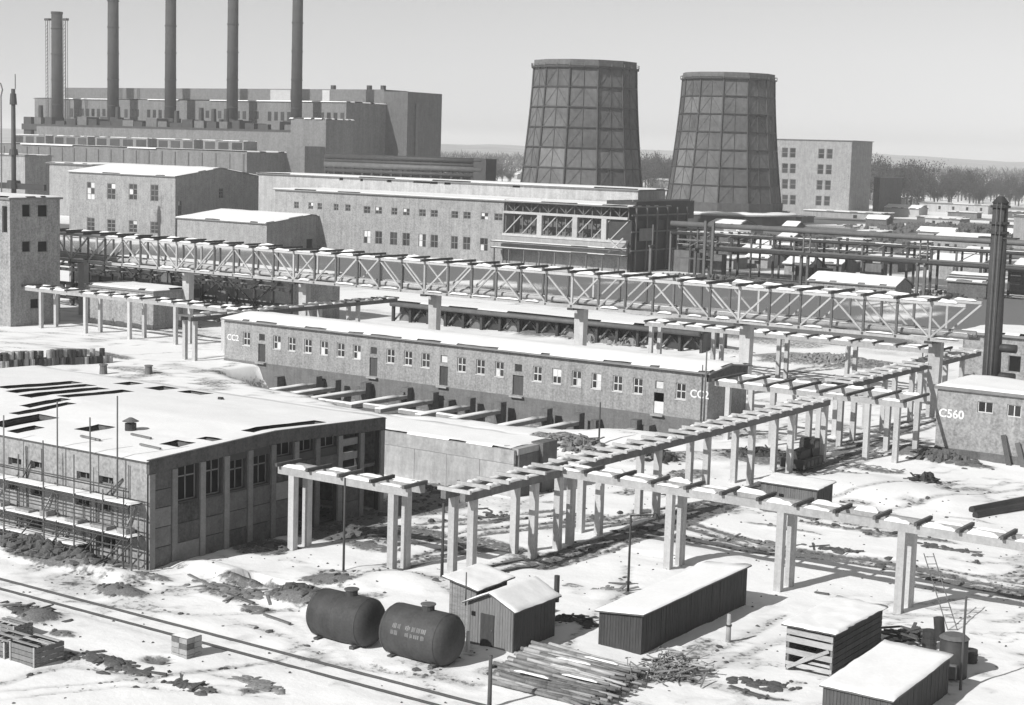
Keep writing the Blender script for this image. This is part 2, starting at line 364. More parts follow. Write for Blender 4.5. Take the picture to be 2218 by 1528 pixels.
# general speckle of soil through thin snow, more beyond the long building and in the far yard
DIRT_SHADE = np.maximum(DIRT_SHADE, .62*sm(.58, .74, mid)*sm(.40, .58, big)*sm(60, 75, YS))
DIRT_SHADE = np.maximum(DIRT_SHADE, .5*sm(.52, .66, fbm(XS, YS, .9, 55))*sm(.42, .62, fbm(XS, YS, .09, 66))*sm(58, 70, YS)*sm(260, 200, YS))
yd = sm(-340, -300, XS)*sm(-20, -60, XS)*sm(245, 270, YS)*sm(720, 600, YS)
DIRT_SHADE = np.maximum(DIRT_SHADE, yd*.95*sm(.36, .5, fbm(XS*.6, YS*1.3, .05, 88)))
far = sm(190, 260, YS)*sm(5000, 900, YS)
DIRT_SHADE = np.maximum(DIRT_SHADE, far*.95*sm(.47, .60, fbm(XS, YS*1.6, .018, 77)))
# excavation in front of the long building
edge = [G(470, 806), G(560, 838), G(640, 850), G(720, 872), G(830, 903), G(1000, 917), G(1150, 926), G(1300, 936), G(1440, 940)]
ex = np.array([p.x for p in edge]); ey = np.array([p.y for p in edge]); o_ = np.argsort(ex)
EY = np.interp(XS, ex[o_], ey[o_]) + 1.2*(fbm(XS, YS, .35, 91)-.5)
pit = sm(-.1, .9, YS-EY)*sm(-147.5, -145.5, XS)*sm(-80.2, -81.8, XS)*sm(157.9, 157.2, YS)
Zg = Zg*(1-pit)+pit*(-3.1+.5*(mid-.5)); DIRT_SHADE = np.maximum(DIRT_SHADE, .9*pit*sm(.25, .6, pit))  # bare pit soil, which also paints in the shadow of the bank
trk = sm(1.9, 1.2, np.abs(YS-67.4)); Zg = Zg*(1-trk)+trk*(-.075+(fbm(XS, YS, 1.2, 41)-.5)*.05)
# small open trench near the huts
c1 = P2(590, 1262); tr = sm(2.7, 2.3, np.abs(XS-c1[0]))*sm(1.0, .7, np.abs(YS-c1[1])); Zg = Zg*(1-tr)+tr*-1.1; DIRT_SHADE = np.maximum(DIRT_SHADE, tr*.9)
Zg = Zg*near + (1-near)*(fbm(XS, YS, .01, 3)-.5)*.6
me = bpy.data.meshes.new('ground'); nX, nY = XS.shape[1], XS.shape[0]
co = np.stack([XS, YS, Zg], -1).reshape(-1, 3)
ii = (np.arange(nY-1)[:, None]*nX+np.arange(nX-1)[None]).reshape(-1)
fc = np.stack([ii, ii+1, ii+1+nX, ii+nX], -1)
me.vertices.add(len(co)); me.vertices.foreach_set('co', co.astype(np.float32).ravel())
me.loops.add(fc.size); me.loops.foreach_set('vertex_index', fc.astype(np.int32).ravel())
me.polygons.add(len(fc)); me.polygons.foreach_set('loop_start', np.arange(0, fc.size, 4, dtype=np.int32))
me.update(calc_edges=True); me.polygons.foreach_set('use_smooth', [True]*len(fc))
at = me.attributes.new('soil', 'FLOAT', 'POINT'); at.data.foreach_set('value', DIRT_SHADE.astype(np.float32).ravel())  # soil cover together with the painted shadow bands
def ground_mat():
    m = bpy.data.materials.new('ground_snow'); m.use_nodes = True; nt = m.node_tree; N = nt.nodes; L = nt.links; b = N['Principled BSDF']
    b.inputs['Roughness'].default_value = .8; b.inputs['Specular IOR Level'].default_value = .1
    a = N.new('ShaderNodeAttribute'); a.attribute_name = 'soil'; tc = N.new('ShaderNodeTexCoord')
    n1 = N.new('ShaderNodeTexNoise'); n1.inputs['Scale'].default_value = 2.3; n1.inputs['Detail'].default_value = 7; n1.inputs['Roughness'].default_value = .65
    n2 = N.new('ShaderNodeTexNoise'); n2.inputs['Scale'].default_value = .25; n2.inputs['Detail'].default_value = 5
    n3 = N.new('ShaderNodeTexNoise'); n3.inputs['Scale'].default_value = 9; n3.inputs['Detail'].default_value = 3
    for n in (n1, n2, n3): L.new(tc.outputs['Object'], n.inputs[0])
    def M(op, *k):
        q = N.new('ShaderNodeMath'); q.operation = op
        for i, v in enumerate(k):
            if isinstance(v, (int, float)): q.inputs[i].default_value = v
            else: L.new(v, q.inputs[i])
        return q.outputs[0]
    s = M('ADD', a.outputs['Fac'], M('MULTIPLY', M('SUBTRACT', n1.outputs[0], .5), 1.5))
    mr = N.new('ShaderNodeMapRange'); mr.interpolation_type = 'SMOOTHSTEP'; mr.inputs[1].default_value = .42; mr.inputs[2].default_value = .78; L.new(s, mr.inputs[0])
    sl = N.new('ShaderNodeMapRange'); sl.interpolation_type = 'SMOOTHSTEP'; sl.inputs[1].default_value = .12; sl.inputs[2].default_value = .75
    L.new(M('ADD', a.outputs['Fac'], M('MULTIPLY', M('SUBTRACT', n2.outputs[0], .45), 1.1)), sl.inputs[0])
    snow = M('MULTIPLY', M('ADD', .77, M('MULTIPLY', n1.outputs[0], .10)), M('SUBTRACT', 1., M('MULTIPLY', sl.outputs[0], .30)))
    soil = M('ADD', .05, M('MULTIPLY', n3.outputs[0], .24))
    mx = N.new('ShaderNodeMix'); mx.data_type = 'FLOAT'; L.new(mr.outputs[0], mx.inputs[0]); L.new(snow, mx.inputs[2]); L.new(soil, mx.inputs[3])
    L.new(mx.outputs[0], b.inputs['Base Color'])
    bp = N.new('ShaderNodeBump'); bp.inputs['Strength'].default_value = .35; bp.inputs['Distance'].default_value = .12; L.new(n1.outputs[0], bp.inputs['Height']); L.new(bp.outputs[0], b.inputs['Normal'])
    MATS['ground_snow'] = m; return m
me.materials.append(ground_mat())
ground = bpy.data.objects.new('ground', me); COL.objects.link(ground)
tag(ground, 'snow-covered building site ground with soil patches and wheel ruts', None, None, 'structure')
from bisect import bisect
def gz(x, y):
    i = min(max(bisect(xs, x)-1, 0), nX-2); j = min(max(bisect(ys, y)-1, 0), nY-2)
    fx = (x-xs[i])/(xs[i+1]-xs[i]); fy = (y-ys[j])/(ys[j+1]-ys[j])
    return float((Zg[j, i]*(1-fx)+Zg[j, i+1]*fx)*(1-fy)+(Zg[j+1, i]*(1-fx)+Zg[j+1, i+1]*fx)*fy)

# ------------------------------------------------------------------ long brick building with its plinth and excavation frame
def long_building():
    Yf, X0, X1, Yb = 157., -153.3, -82., 166.2
    t = T('long_brick_building', 'long single-storey brick building with white lettering and snowy roof, in the middle', 'building', (X0, Yf, 0))
    ze, zr = 5.45, 5.95
    wc = [525+0, 600, 632, 667, 702, 738, 773, 846, 884, 922, 1000, 1041, 1082, 1164, 1206, 1249, 1292, 1338, 1382, 1475]
    ops = []; wins = []; doors = []
    for cx in wc:
        u = PY(cx+9 if cx < 560 else cx, 700+.12*(cx-300), Yf).x; o = (round(u-.62, 2), round(u+.62, 2), 2.32, 4.08); ops.append(o); wins.append(o)
    for k, (cx) in enumerate((567, 809, 961, 1122, 1427)):
        u = PY(cx, 760+.12*(cx-560), Yf).x; w = .62 if k != 3 else .75
        o = (round(u-w, 2), round(u+w, 2), .45, 2.75); ops.append(o); doors.append(o)
        o2 = (round(u-.5, 2), round(u+.5, 2), 3.15, 4.05); ops.append(o2); wins.append(o2+(1,))
    mb = wall(MB(), 'S', Yf, X0, X1, .3, ze, ops)
    mb.quad((X0, Yb, .3), (X0, Yf, .3), (X0, Yf, ze), (X0, Yb, ze)).quad((X1, Yb, .3), (X0, Yb, .3), (X0, Yb, ze), (X1, Yb, ze))
    wall(mb, 'E', X1, Yf, Yb, .3, ze-.9)
    mb.build('wall', 'brick', t)
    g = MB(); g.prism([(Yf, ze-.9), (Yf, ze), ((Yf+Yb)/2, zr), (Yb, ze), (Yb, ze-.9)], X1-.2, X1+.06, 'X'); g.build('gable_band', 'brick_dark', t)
    MB().box(X0-.05, X1+.05, Yf-.06, Yb+.05, -.4, .297).build('plinth', 'concrete_dark', t)
    MB().box(X0-.04, X1+.04, Yf-.04, Yb, -3.6, -.403).build('foundation_wall', 'concrete_dark', t)  # stained concrete, darkened to hold the pit's shade in its colour
    r = MB(); ym = (Yf+Yb)/2
    r.prism([(Yf-.5, ze-.06), (Yf-.5, ze+.1), (ym, zr+.14), (Yb+.4, ze+.1), (Yb+.4, ze-.06), (ym, zr)], X0-.35, X1+.45, 'X'); ro = r.build('roof', 'frame_grey', t)
    snow_slab(ro, X0-.33, X1+.42, Yf-.48, Yb+.38, lambda x, y: ze+.1+(zr+.04-ze)*(1-abs(y-ym)/(ym-Yf+.5)), th=.14, edge=.3)
    for o in wins:
        if len(o) == 5: window(t, 'S', Yf, o[0], o[1], o[2], o[3], 1, 1, 'frame_grey', pale=.2)
        else:
            window(t, 'S', Yf, o[0], o[1], o[2], o[3], 2, 2, 'frame_white', bar=.105, pale=.06, zsplit=.5)
            MB().box(o[0]-.06, o[1]+.06, Yf-.07, Yf+.1, o[2]-.10, o[2]-.002).build('sill', 'frame_white', t)
    for k, o in enumerate(doors):
        if k == 4:
            d = MB().box(o[0]+.02, o[1]-.02, Yf+.12, Yf+.17, .47, 1.75).build('door', 'white_pane', t, label='pale lower half of a door, dark opening above')
        else:
            d = MB().box(o[0]+.04, o[1]-.04, Yf+.16, Yf+.21, .47, 2.7).build('door', 'wood_dark', t)
            MB().box(o[1]-.22, o[1]-.16, Yf+.11, Yf+.157, 1.5, 1.58).build('handle', 'steel', d)
        MB().box(o[0]-.15, o[1]+.15, Yf-.5, Yf-.063, .2, .38).build('doorstep', 'concrete', t)
    text(t, 'CC2', 'S', Yf, PY(1494, 866, Yf).x, PY(1494, 860, Yf).z, 1.2, 'paint_white', 'white painted lettering on the brick wall', .02)
    text(t, 'CC2', 'S', Yf, PY(492, 735, Yf).x, PY(492, 736, Yf).z, 1.1, 'paint_white', 'white painted lettering on the brick wall', .02)
    MB().cyl((X1-.7, Yf-.13, .3), (X1-.7, Yf-.13, ze+.9), .06).build('drainpipe', 'steel', t)
    # frame in the excavation
    f = T('excavation_frame', 'snow-topped concrete beams bridging the excavation before the long brick building', 'concrete frame', (-115, 148, -3.2))
    zb = -1.0
    bars = [((657, 848), (690, 840)), ((690, 862), (748, 845)), ((780, 872), (845, 857)), ((838, 881), (905, 868)), ((923, 893), (987, 881)), ((989, 904), (1051, 890)), ((1097, 917), (1154, 905)), ((1163, 929), (1223, 915)), ((1295, 945), (1345, 930)), ((610, 840), (650, 832))]
    for a, b in bars:
        A = G(*a, zb); B = G(*b, zb); x = (A.x+B.x)/2
        bo = MB().box(x-.42, x+.42, A.y-1.5, B.y+2.2, zb-.55, zb-.14).build('beam', 'concrete', f)
        snow_slab(bo, x-.45, x+.45, A.y-1.5, B.y+.6, lambda p, q: zb-.139, th=.13, n=4, edge=.06, rough=.02)
        MB().box(x-.45, x+.45, B.y+2.2, B.y+3.3, -3.3, zb+.75).build('pier', 'concrete_dark', f)
    for a, b in (((690, 862), (760, 874)), ((866, 884), (925, 894)), ((948, 893), (990, 903)), ((790, 872), (838, 881))):
        A = G(*a, zb); B = G(*b, zb)
        bo = MB().box(A.x, B.x, A.y-.32, A.y+.32, zb-.56, zb-.15).build('edge_beam', 'concrete', f)
        snow_slab(bo, A.x, B.x, A.y-.34, A.y+.34, lambda p, q: zb-.149, th=.12, n=4, edge=.06, rough=.02)
    for k in range(9):
        x = -143+k*6.8; MB().box(x-.35, x+.35, 155.6, 156.93, -3.3, -.75-.3*RND.random()).build('buttress', 'concrete_dark', f)
long_building()

# ------------------------------------------------------------------ low concrete basin wall
def low_basin():
    Y0, X1, X0, zt = 112., -76.2, -104., 3.9
    t = T('concrete_basin', 'long low pale concrete basin with a flat snowy top and dark end block', 'concrete structure', (X0, Y0, 0))
    n = 8; w = (X1-X0)/n
    MB().box(X0, X1-.02, Y0+.25, Y0+6.2, -.6, zt-.02).build('core', 'concrete_dark', t)
    pm = MB().box(0, w-.03, 0, .24, 0, 3.0).mesh('wall_panel', 'pale_wall')
    for i in range(n): inst('wall_panel', pm, t, (X0+i*w, Y0+RND.uniform(-.01, .01), -.3))
    MB().box(X0, X1, Y0-.05, Y0+.26, 2.72, zt-.03).build('rim_beam', 'pale_wall', t)
    snow_slab(t, X0, X1-.3, Y0-.04, Y0+6.4, lambda x, y: zt-.02, th=.16, edge=.15)
    e = MB().box(X1-1.9, X1+.25, Y0+.4, Y0+3.6, -.5, zt-.45).box(X1-.6, X1+.6, Y0+3.4, Y0+5.6, -.5, zt+.25).build('end_block', 'concrete_dark', t)
    MB().box(X1-1.8, X1+.2, Y0+.3, Y0+3.5, zt-.446, zt+.1).build('coping', 'concrete', t)
low_basin()

# ------------------------------------------------------------------ pipe trestles
def col_mesh(w, h, m='concrete_light', d=None):
    d = d or w; return MB().box(-w/2, w/2, -d/2, d/2, -1.0, h).mesh('column', m)
def snow_bar(L, w, h, m='snow'):
    mb = MB(); n = 6; P = []
    sec = [(-w/2, 0), (-w/2*.9, h*.6), (-w/4, h), (w/4, h*.96), (w/2*.92, h*.55), (w/2, 0)]
    for i in range(n+1):
        x = -L/2+L*i/n; k = .2 if i in (0, n) else 1+.55*(RND.random()-.5); o = .12*w*(RND.random()-.5)
        P += [(x, y*(1+.15*(RND.random()-.5))+o, z*k) for y, z in sec]
    k = len(sec); fs = []
    for i in range(n):
        for j in range(k-1): fs.append((i*k+j, i*k+j+1, (i+1)*k+j+1, (i+1)*k+j)[::-1])
    mb.add(P, fs); return mb.mesh('snow', m, True)
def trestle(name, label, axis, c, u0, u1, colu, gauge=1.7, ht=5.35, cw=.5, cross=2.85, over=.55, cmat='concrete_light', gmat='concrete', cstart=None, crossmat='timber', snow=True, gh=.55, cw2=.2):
    """twin girders on column pairs. axis 'X' runs along X at Y=c, axis 'Y' along Y at X=c"""
    def W_(u, v, z=0.): return (u, c+v, z) if axis == 'X' else (c+v, u, z)
    t = T(name, label, 'pipe trestle', W_((u0+u1)/2, 0, 0), 'concrete pipe trestles')
    cm = col_mesh(cw, ht, cmat); hm = MB().box(-.42, .42, -.34, .34, ht-.42, ht-.003).mesh('column_head', cmat) if cw < .8 else None
    for u in colu:
        for s in (-1, 1):
            p = W_(u, s*gauge/2); z = gz(p[0], p[1]); o = inst('column', cm, t, (p[0], p[1], 0))
    rz = 0 if axis == 'X' else math.pi/2
    for s in (-1, 1):
        a = W_(u0, s*gauge/2, ht+gh/2); b = W_(u1, s*gauge/2, ht+gh/2)
        MB().beam(a, b, .42, gh).build('girder', gmat, t)
    n = max(1, round((u1-u0)/cross)); st = (u1-u0)/n
    e = gauge/2+over; xm = (MB().box(-cw2/2, cw2/2, -e, e, -.12, .12) if axis == 'X' else MB().box(-e, e, -cw2/2, cw2/2, -.12, .12)).mesh('crossbeam', crossmat)
    for i in range(n+1): p = W_(u0+.15+(u1-u0-.3)*i/n, 0, ht+gh+.125); inst('crossbeam', xm, t, p)
    if snow:
        sms = [snow_bar(st-.5, .5, .24) for _ in range(6)]
        for i in range(n):
            for s in (-1, 1):
                if RND.random() < .1: continue
                p = W_(u0+st*(i+.5)+RND.uniform(-.08, .08), s*gauge/2, ht+gh+.003); inst('snow', RND.choice(sms), t, p, rz, scale=(RND.uniform(.72, 1.), RND.uniform(.75, 1.08), RND.uniform(.4, 1.25)))
    return t
trestle('pipe_trestle', 'short concrete trestle beside the dark end wall of the unfinished hall', 'X', 86.6+.6, -78.9, -67.2, [-77.6, -68.6], gauge=1.5)
trestle('pipe_trestle', 'near concrete trestle running out of frame above the plank sheds', 'X', 100.2, -64.2, -25.5, [-63.6, -54.4, -46., -37.6, -29.2], gauge=1.7)
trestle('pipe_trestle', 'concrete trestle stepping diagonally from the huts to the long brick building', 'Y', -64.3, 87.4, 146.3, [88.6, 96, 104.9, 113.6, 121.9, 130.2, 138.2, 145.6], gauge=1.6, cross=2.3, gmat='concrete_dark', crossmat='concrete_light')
trestle('wide_pipe_trestle', 'wide trestle with long dark cross timbers beside the dark gable of the long brick building', 'X', 152.6, -77.5, -57.2, [-76, -71, -66, -61, -58], gauge=5.2, cross=2.9, over=.9, cw2=.3)
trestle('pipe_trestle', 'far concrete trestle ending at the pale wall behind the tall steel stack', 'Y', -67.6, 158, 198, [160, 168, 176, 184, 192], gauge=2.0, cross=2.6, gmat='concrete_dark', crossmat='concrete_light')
trestle('pipe_trestle', 'concrete trestle in front of the dark brick block on the left edge', 'X', 165.4, -205, -157, [-198, -188.2, -178.9, -169.6, -160.3], gauge=2.8, cross=3.1)
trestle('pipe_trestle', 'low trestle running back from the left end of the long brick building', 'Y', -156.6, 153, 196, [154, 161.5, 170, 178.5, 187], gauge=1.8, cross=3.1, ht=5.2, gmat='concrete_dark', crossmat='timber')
trestle('pipe_trestle', 'concrete trestle passing under the lattice gallery left of the tall steel stack', 'X', 196.5, -112, -70, [-111, -101.5, -92, -82.5, -73], gauge=2.4, cross=3.1)

# ------------------------------------------------------------------ lattice gallery
def gallery():
    Y0, wd, z0, z1 = 178., 5.2, 9.0, 13.05; X0, sp = -231.2, 23.65/6; n = 43
    t = T('lattice_gallery', 'long lattice pipe gallery on tall pillars behind the long brick building', 'pipe gallery', (X0, Y0, 0))
    for k in range(7):
        x = -207.6+23.65*k
        MB().add([(x-.6, Y0+2.0, -1), (x+.6, Y0+2.0, -1), (x+.6, Y0+2.9, -1), (x-.6, Y0+2.9, -1), (x-.72, Y0+1.9, z0-.5), (x+.72, Y0+1.9, z0-.5), (x+.72, Y0+3., z0-.5), (x-.72, Y0+3., z0-.5)],
                 [(0, 3, 2, 1), (4, 5, 6, 7), (0, 1, 5, 4), (1, 2, 6, 5), (2, 3, 7, 6), (3, 0, 4, 7)]).build('pillar', 'concrete_light', t)
        MB().box(x-.45, x+.45, Y0-.3, Y0+wd+.3, z0-.497, z0-.22).build('bearing', 'steel_dark', t)
    X1 = X0+sp*n
    for v in (0, wd):
        for z, h in ((z0, .42), (z1, .36)): MB().box(X0, X1, Y0+v-.2, Y0+v+.2, z-h/2, z+h/2).build('chord', 'concrete' if z == z0 else 'steel_light', t)
    vm = MB().box(-.13, .13, -.13, .13, z0+.22, z1-.19).mesh('vertical', 'steel')
    vl = MB().box(-.13, .13, -.13, .13, z0+.22, z1-.19).mesh('vertical', 'steel_light')
    up = MB().beam((0, 0, z0+.15), (sp, 0, z1-.15), .2, .2, (0, 1, 0)).mesh('diagonal', 'steel_light')
    dn = MB().beam((0, 0, z1-.15), (sp, 0, z0+.15), .2, .2, (0, 1, 0)).mesh('diagonal', 'steel_light')
    cx = MB().box(-.16, .16, -.9, wd+.9, 0, .3).mesh('crossbeam', 'steel_dark'); cb = MB().box(-.14, .14, -.2, wd+.2, -.15, .15).mesh('floor_beam', 'steel_dark')
    sn = [snow_bar(sp-.7, .62, .3) for _ in range(4)]; snb = [snow_bar(sp-.5, .55, .22) for _ in range(3)]
    for i in range(n):
        x = X0+sp*i
        for v in (0, wd):
            inst('vertical', vl if (i % 6 == 0) else vm, t, (x, Y0+v, 0)); inst('diagonal', up if i % 6 < 3 else dn, t, (x, Y0+v, 0))
            if RND.random() < .86: inst('snow', RND.choice(sn), t, (x+sp/2+RND.uniform(-.1, .1), Y0+v, z1+.183), scale=(RND.uniform(.65, 1.), 1, RND.uniform(.4, 1.2)))
            if RND.random() < .62: inst('snow', RND.choice(snb), t, (x+sp/2+RND.uniform(-.2, .2), Y0+v-.12, z0+.213), scale=(RND.uniform(.5, 1.), 1, RND.uniform(.5, 1.2)))
        inst('crossbeam', cx, t, (x, Y0, z1+.184)); inst('floor_beam', cb, t, (x, Y0, z0))
    for v, r, z in ((1.3, .32, .55), (2.7, .22, .45), (3.9, .35, .58)):
        MB().cyl((X0, Y0+v, z0+z), (X1, Y0+v, z0+z), r, n=8).build('pipe', 'steel' if r < .3 else 'concrete', t, True)
        p = snow_slab(t, X0, X1, Y0+v-r*.7, Y0+v+r*.7, lambda a, b: z0+z+r*.9, th=.06, edge=.1)
gallery()

# ------------------------------------------------------------------ unfinished hall, lower left
def hall():
    X1, X0, Y0, Y1 = -81.1, -122., 75.9, 100.8; ze, zr, ym = 7.35, 7.82, 88.2
    t = T('unfinished_hall', 'unfinished two-storey hall with a wide snowy roof and scaffolded brick front', 'building', (X1, Y0, 0))
    zt = lambda y: ze+(zr-ze)*(1-abs(y-ym)/(ym-Y0))
    ops = []
    def S(xa, ya, xb, yb): A = PY(xa, ya, Y0); B = PY(xb, yb, Y0); return (round(A.x, 2), round(B.x, 2), round(B.z, 2), round(A.z, 2))
    ups = [S(18, 990, 46, 1012), S(66, 998, 94, 1020), S(166, 1020, 196, 1043), S(214, 1030, 245, 1054)]
    lows = [S(18, 1040, 36, 1062), S(66, 1050, 92, 1078), S(163, 1078, 194, 1100), S(216, 1088, 242, 1112)]
    drs = [S(62, 1106, 92, 1150), S(208, 1142, 250, 1196)]
    k = X0
    ops = ups+lows+drs
    for j in range(6):
        u = -100.5-j*3.4; o = (u-.7, u+.6, 5.6, 6.35); ops.append(o); ups.append(o); o = (u-.7, u+.6, 3.3, 4.2); ops.append(o); lows.append(o)
    mb = wall(MB(), 'S', Y0, X0, X1, -.5, ze, ops, depth=.38); mb.build('front_wall', 'brick', t)
    for o in ups+lows: window(t, 'S', Y0, *o, 2, 1, 'frame_grey', glass='void', depth=.25, bar=.09)
    for o in drs:
        MB().box(o[0]+.05, o[0]+(o[1]-o[0])*.48, Y0+.3, Y0+.36, o[2], o[3]-.05).build('door_leaf', 'wood_dark', t)
    # dark end wall: pilasters, panels, openings
    pys = [75.9+.35, PX(376, 1100, X1).y, PX(437, 1080, X1).y, PX(489, 1060, X1).y, PX(540, 1050, X1).y, PX(590, 1040, X1).y, PX(640, 1000, X1).y, PX(686, 990, X1).y, PX(735, 980, X1).y, PX(782, 970, X1).y, Y1-.25]
    eo = []
    for i in range(len(pys)-1):
        a, b = pys[i]+.3, pys[i+1]-.3
        if i in (1, 2, 3, 4): eo.append((a+.1, b-.1, 4.15, 6.65 if i < 3 else 6.3, 'big'))
        elif i in (5, 6, 7): eo.append((a+.1, b-.1, 5.9, 6.95, 'small'))
        elif i == 8: eo.append((a, b, 2.6, 7.0, 'open'))
        elif i == 9: eo.append((a, b, .0, 7.1, 'gap'))
        if i in (6, 7): eo.append((a-.05, b+.05, .1, 3.3, 'door'))
    mb = MB(); wall(mb, 'E', X1, Y0, Y1, -.5, ze-.05, eo, depth=.4, top=lambda y: zt(y)-.05); mb.quad((X1, Y0, ze-.05), (X1, ym, ze-.05), (X1, ym, zr-.05), (X1, Y0, ze-.05)) if False else None
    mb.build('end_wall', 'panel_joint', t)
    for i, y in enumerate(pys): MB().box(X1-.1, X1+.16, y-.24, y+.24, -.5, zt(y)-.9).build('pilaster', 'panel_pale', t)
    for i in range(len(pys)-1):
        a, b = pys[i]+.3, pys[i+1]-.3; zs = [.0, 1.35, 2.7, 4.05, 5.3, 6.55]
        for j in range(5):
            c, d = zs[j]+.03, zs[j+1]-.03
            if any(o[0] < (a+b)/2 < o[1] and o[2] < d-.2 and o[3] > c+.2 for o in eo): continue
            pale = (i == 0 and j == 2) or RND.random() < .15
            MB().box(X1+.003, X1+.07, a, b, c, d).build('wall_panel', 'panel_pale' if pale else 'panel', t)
    bd = MB(); n = 12
    for i in range(n):
        ya, yb = Y0+(Y1-Y0)*i/n, Y0+(Y1-Y0)*(i+1)/n
        bd.add([(X1-.05, ya, zt(ya)-.85), (X1+.2, ya, zt(ya)-.85), (X1+.2, ya, zt(ya)+.1), (X1-.05, ya, zt(ya)+.1), (X1-.05, yb, zt(yb)-.85), (X1+.2, yb, zt(yb)-.85), (X1+.2, yb, zt(yb)+.1), (X1-.05, yb, zt(yb)+.1)], [(0, 4, 5, 1), (1, 5, 6, 2), (2, 6, 7, 3), (0, 1, 2, 3), (7, 6, 5, 4)])
    bd.build('verge_beam', 'panel', t)
    for o in eo:
        if o[4] == 'big': window(t, 'E', X1, o[0], o[1], o[2], o[3], 2, 2, 'frame_grey', glass='void', depth=.28, bar=.09, pale=.02, zsplit=.68)
        elif o[4] == 'small': window(t, 'E', X1, o[0], o[1], o[2], o[3], 2, 1, 'frame_grey', glass='void', depth=.28, bar=.09, pale=.25)
        elif o[4] == 'open':
            for q in (3.4, 4.6, 5.7): MB().box(X1-.35, X1-.1, o[0], o[1], q, q+.55).build('infill_block', 'panel_pale', t)
    m2 = MB(); m2.quad((X0, Y1, -.5), (X1-.4, Y1, -.5), (X1-.4, Y1, ze), (X0, Y1, ze)); m2.quad((X0, Y0, -.5), (X0, Y1, -.5), (X0, Y1, ze), (X0, Y0, ze)); m2.build('back_wall', 'brick', t)
    MB().box(X0, X1-.4, Y0+.4, Y1-.1, 3.6, 3.85).build('floor_slab', 'concrete_dark', t)
    # roof deck with open bays
    holes = [(-111.6, -110.0, 87.6, 95.6), (-109.3, -107.8, 86.8, 95.2), (-106.9, -105.3, 86.2, 94.4), (-104.5, -103.0, 88, 95), (-103.5, -102.2, 83.5, 87.6), (-101.6, -100.4, 81, 86.6), (-99.6, -97.2, 77.2, 82.2), (-96.2, -95., 76.5, 79), (-93., -91.1, 79.9, 82.2), (-108.6, -106.8, 97.6, 99.6), (-104.8, -102.8, 97.6, 99.9), (-101.4, -98.6, 98.2, 99.8), (-84.2, -82.3, 79.9, 81.6), (-83.4, -81.7, 82.6, 83.6), (-82.9, -81.6, 86.6, 94.6)]
    def plane(mb, z_off, x0, x1, y0, y1, hs):
        us = sorted({x0, x1} | {q for h in hs for q in h[:2]}); vs = sorted({y0, ym, y1} | {q for h in hs for q in h[2:]})
        for i in range(len(us)-1):
            for j in range(len(vs)-1):
                a, b, c, d = us[i], us[i+1], vs[j], vs[j+1]
                if any(h[0] < (a+b)/2 < h[1] and h[2] < (c+d)/2 < h[3] for h in hs): continue
                mb.quad((a, c, zt(c)+z_off), (b, c, zt(c)+z_off), (b, d, zt(d)+z_off), (a, d, zt(d)+z_off))
        for a, b, c, d in hs:
            for p, q in (((a, c), (b, c)), ((b, c), (b, d)), ((b, d), (a, d)), ((a, d), (a, c))):
                mb.quad((*p, zt(p[1])+z_off), (*p, zt(p[1])+z_off-.3), (*q, zt(q[1])+z_off-.3), (*q, zt(q[1])+z_off))
    rb = MB(); plane(rb, .0, X0-.2, X1+.22, Y0-.25, Y1+.2, holes); ro = rb.build('roof', 'concrete_dark', t)
    sb = MB(); us = sorted(set([X0-.2+i*1.1 for i in range(38)]+[X1+.2]+[q for h in holes for q in h[:2]])); vs = sorted(set([Y0-.24+i*.9 for i in range(29)]+[Y1+.18]+[q for h in holes for q in h[2:]]))
    us = [u for u in us if u <= X1+.2]; vs = [v for v in vs if v <= Y1+.18]
    P = []; 
    for v in vs:
        for u in us:
            ee = u >= X1+.15 or v <= Y0-.2 or v >= Y1+.15
            P.append((u, v, zt(v)+(.03 if ee else .13+.07*mnoise.noise((u*.25, v*.25, 1))+.04*mnoise.noise((u, v, 2)))))
    fs = []; nu = len(us)
    for j in range(len(vs)-1):
        for i in range(nu-1):
            cx, cy = (us[i]+us[i+1])/2, (vs[j]+vs[j+1])/2
            if any(h[0] < cx < h[1] and h[2] < cy < h[3] for h in holes): continue
            fs.append((j*nu+i, j*nu+i+1, (j+1)*nu+i+1, (j+1)*nu+i))
    sb.add(P, fs).build('snow_cover', 'snow', ro, True)
    vc = G(283, 932, 7.7); v = MB().cyl((vc.x, vc.y, 7.4), (vc.x, vc.y, 8.2), .42, .42, 12).build('roof_vent', 'steel_dark', t)
    MB().cyl((vc.x, vc.y, 8.35), (vc.x, vc.y, 8.62), .62, .12, 12).build('cowl', 'steel', v)
    MB().cyl((vc.x, vc.y, 8.2), (vc.x, vc.y, 8.35), .1, .1, 6).build('stem', 'steel', v)
    for x, y in ((310, 945), (330, 965), (200, 946)):
        g = G(x, y, 7.75); MB().beam((g.x-1.2, g.y, zt(g.y)+.22), (g.x+1., g.y-.2, zt(g.y-.2)+.22), .16, .12).build('loose_plank', 'wood', t)
    g = G(478, 858, 7.9); MB().lump((g.x, g.y, zt(g.y)), .4, .3, .35).build('roof_lump', 'steel_dark', t)
    # scaffold in front of the long side
    s = T('scaffold', 'tall pole scaffold with snow-lined plank decks against the brick front of the unfinished hall', 'scaffold', (-90, 74.8, 0))
    for i, (x, yt, yb) in enumerate(((8, 900, 1150), (42, 985, 1165), (95, 955, 1170), (125, 870, 1180), (160, 985, 1190), (197, 905, 1195), (222, 1060, 1200), (254, 858, 1225), (285, 1095, 1225), (300, 1110, 1230))):
        Yp = 74.5 if i % 2 == 0 else 75.3; A = PY(x, yb-5, Yp); B = PY(x, yt, Yp)
        MB().cyl((A.x, Yp, -.6), (A.x+RND.uniform(-.1, .1), Yp, B.z), .07, .05, 7).build('pole', 'wood', s)
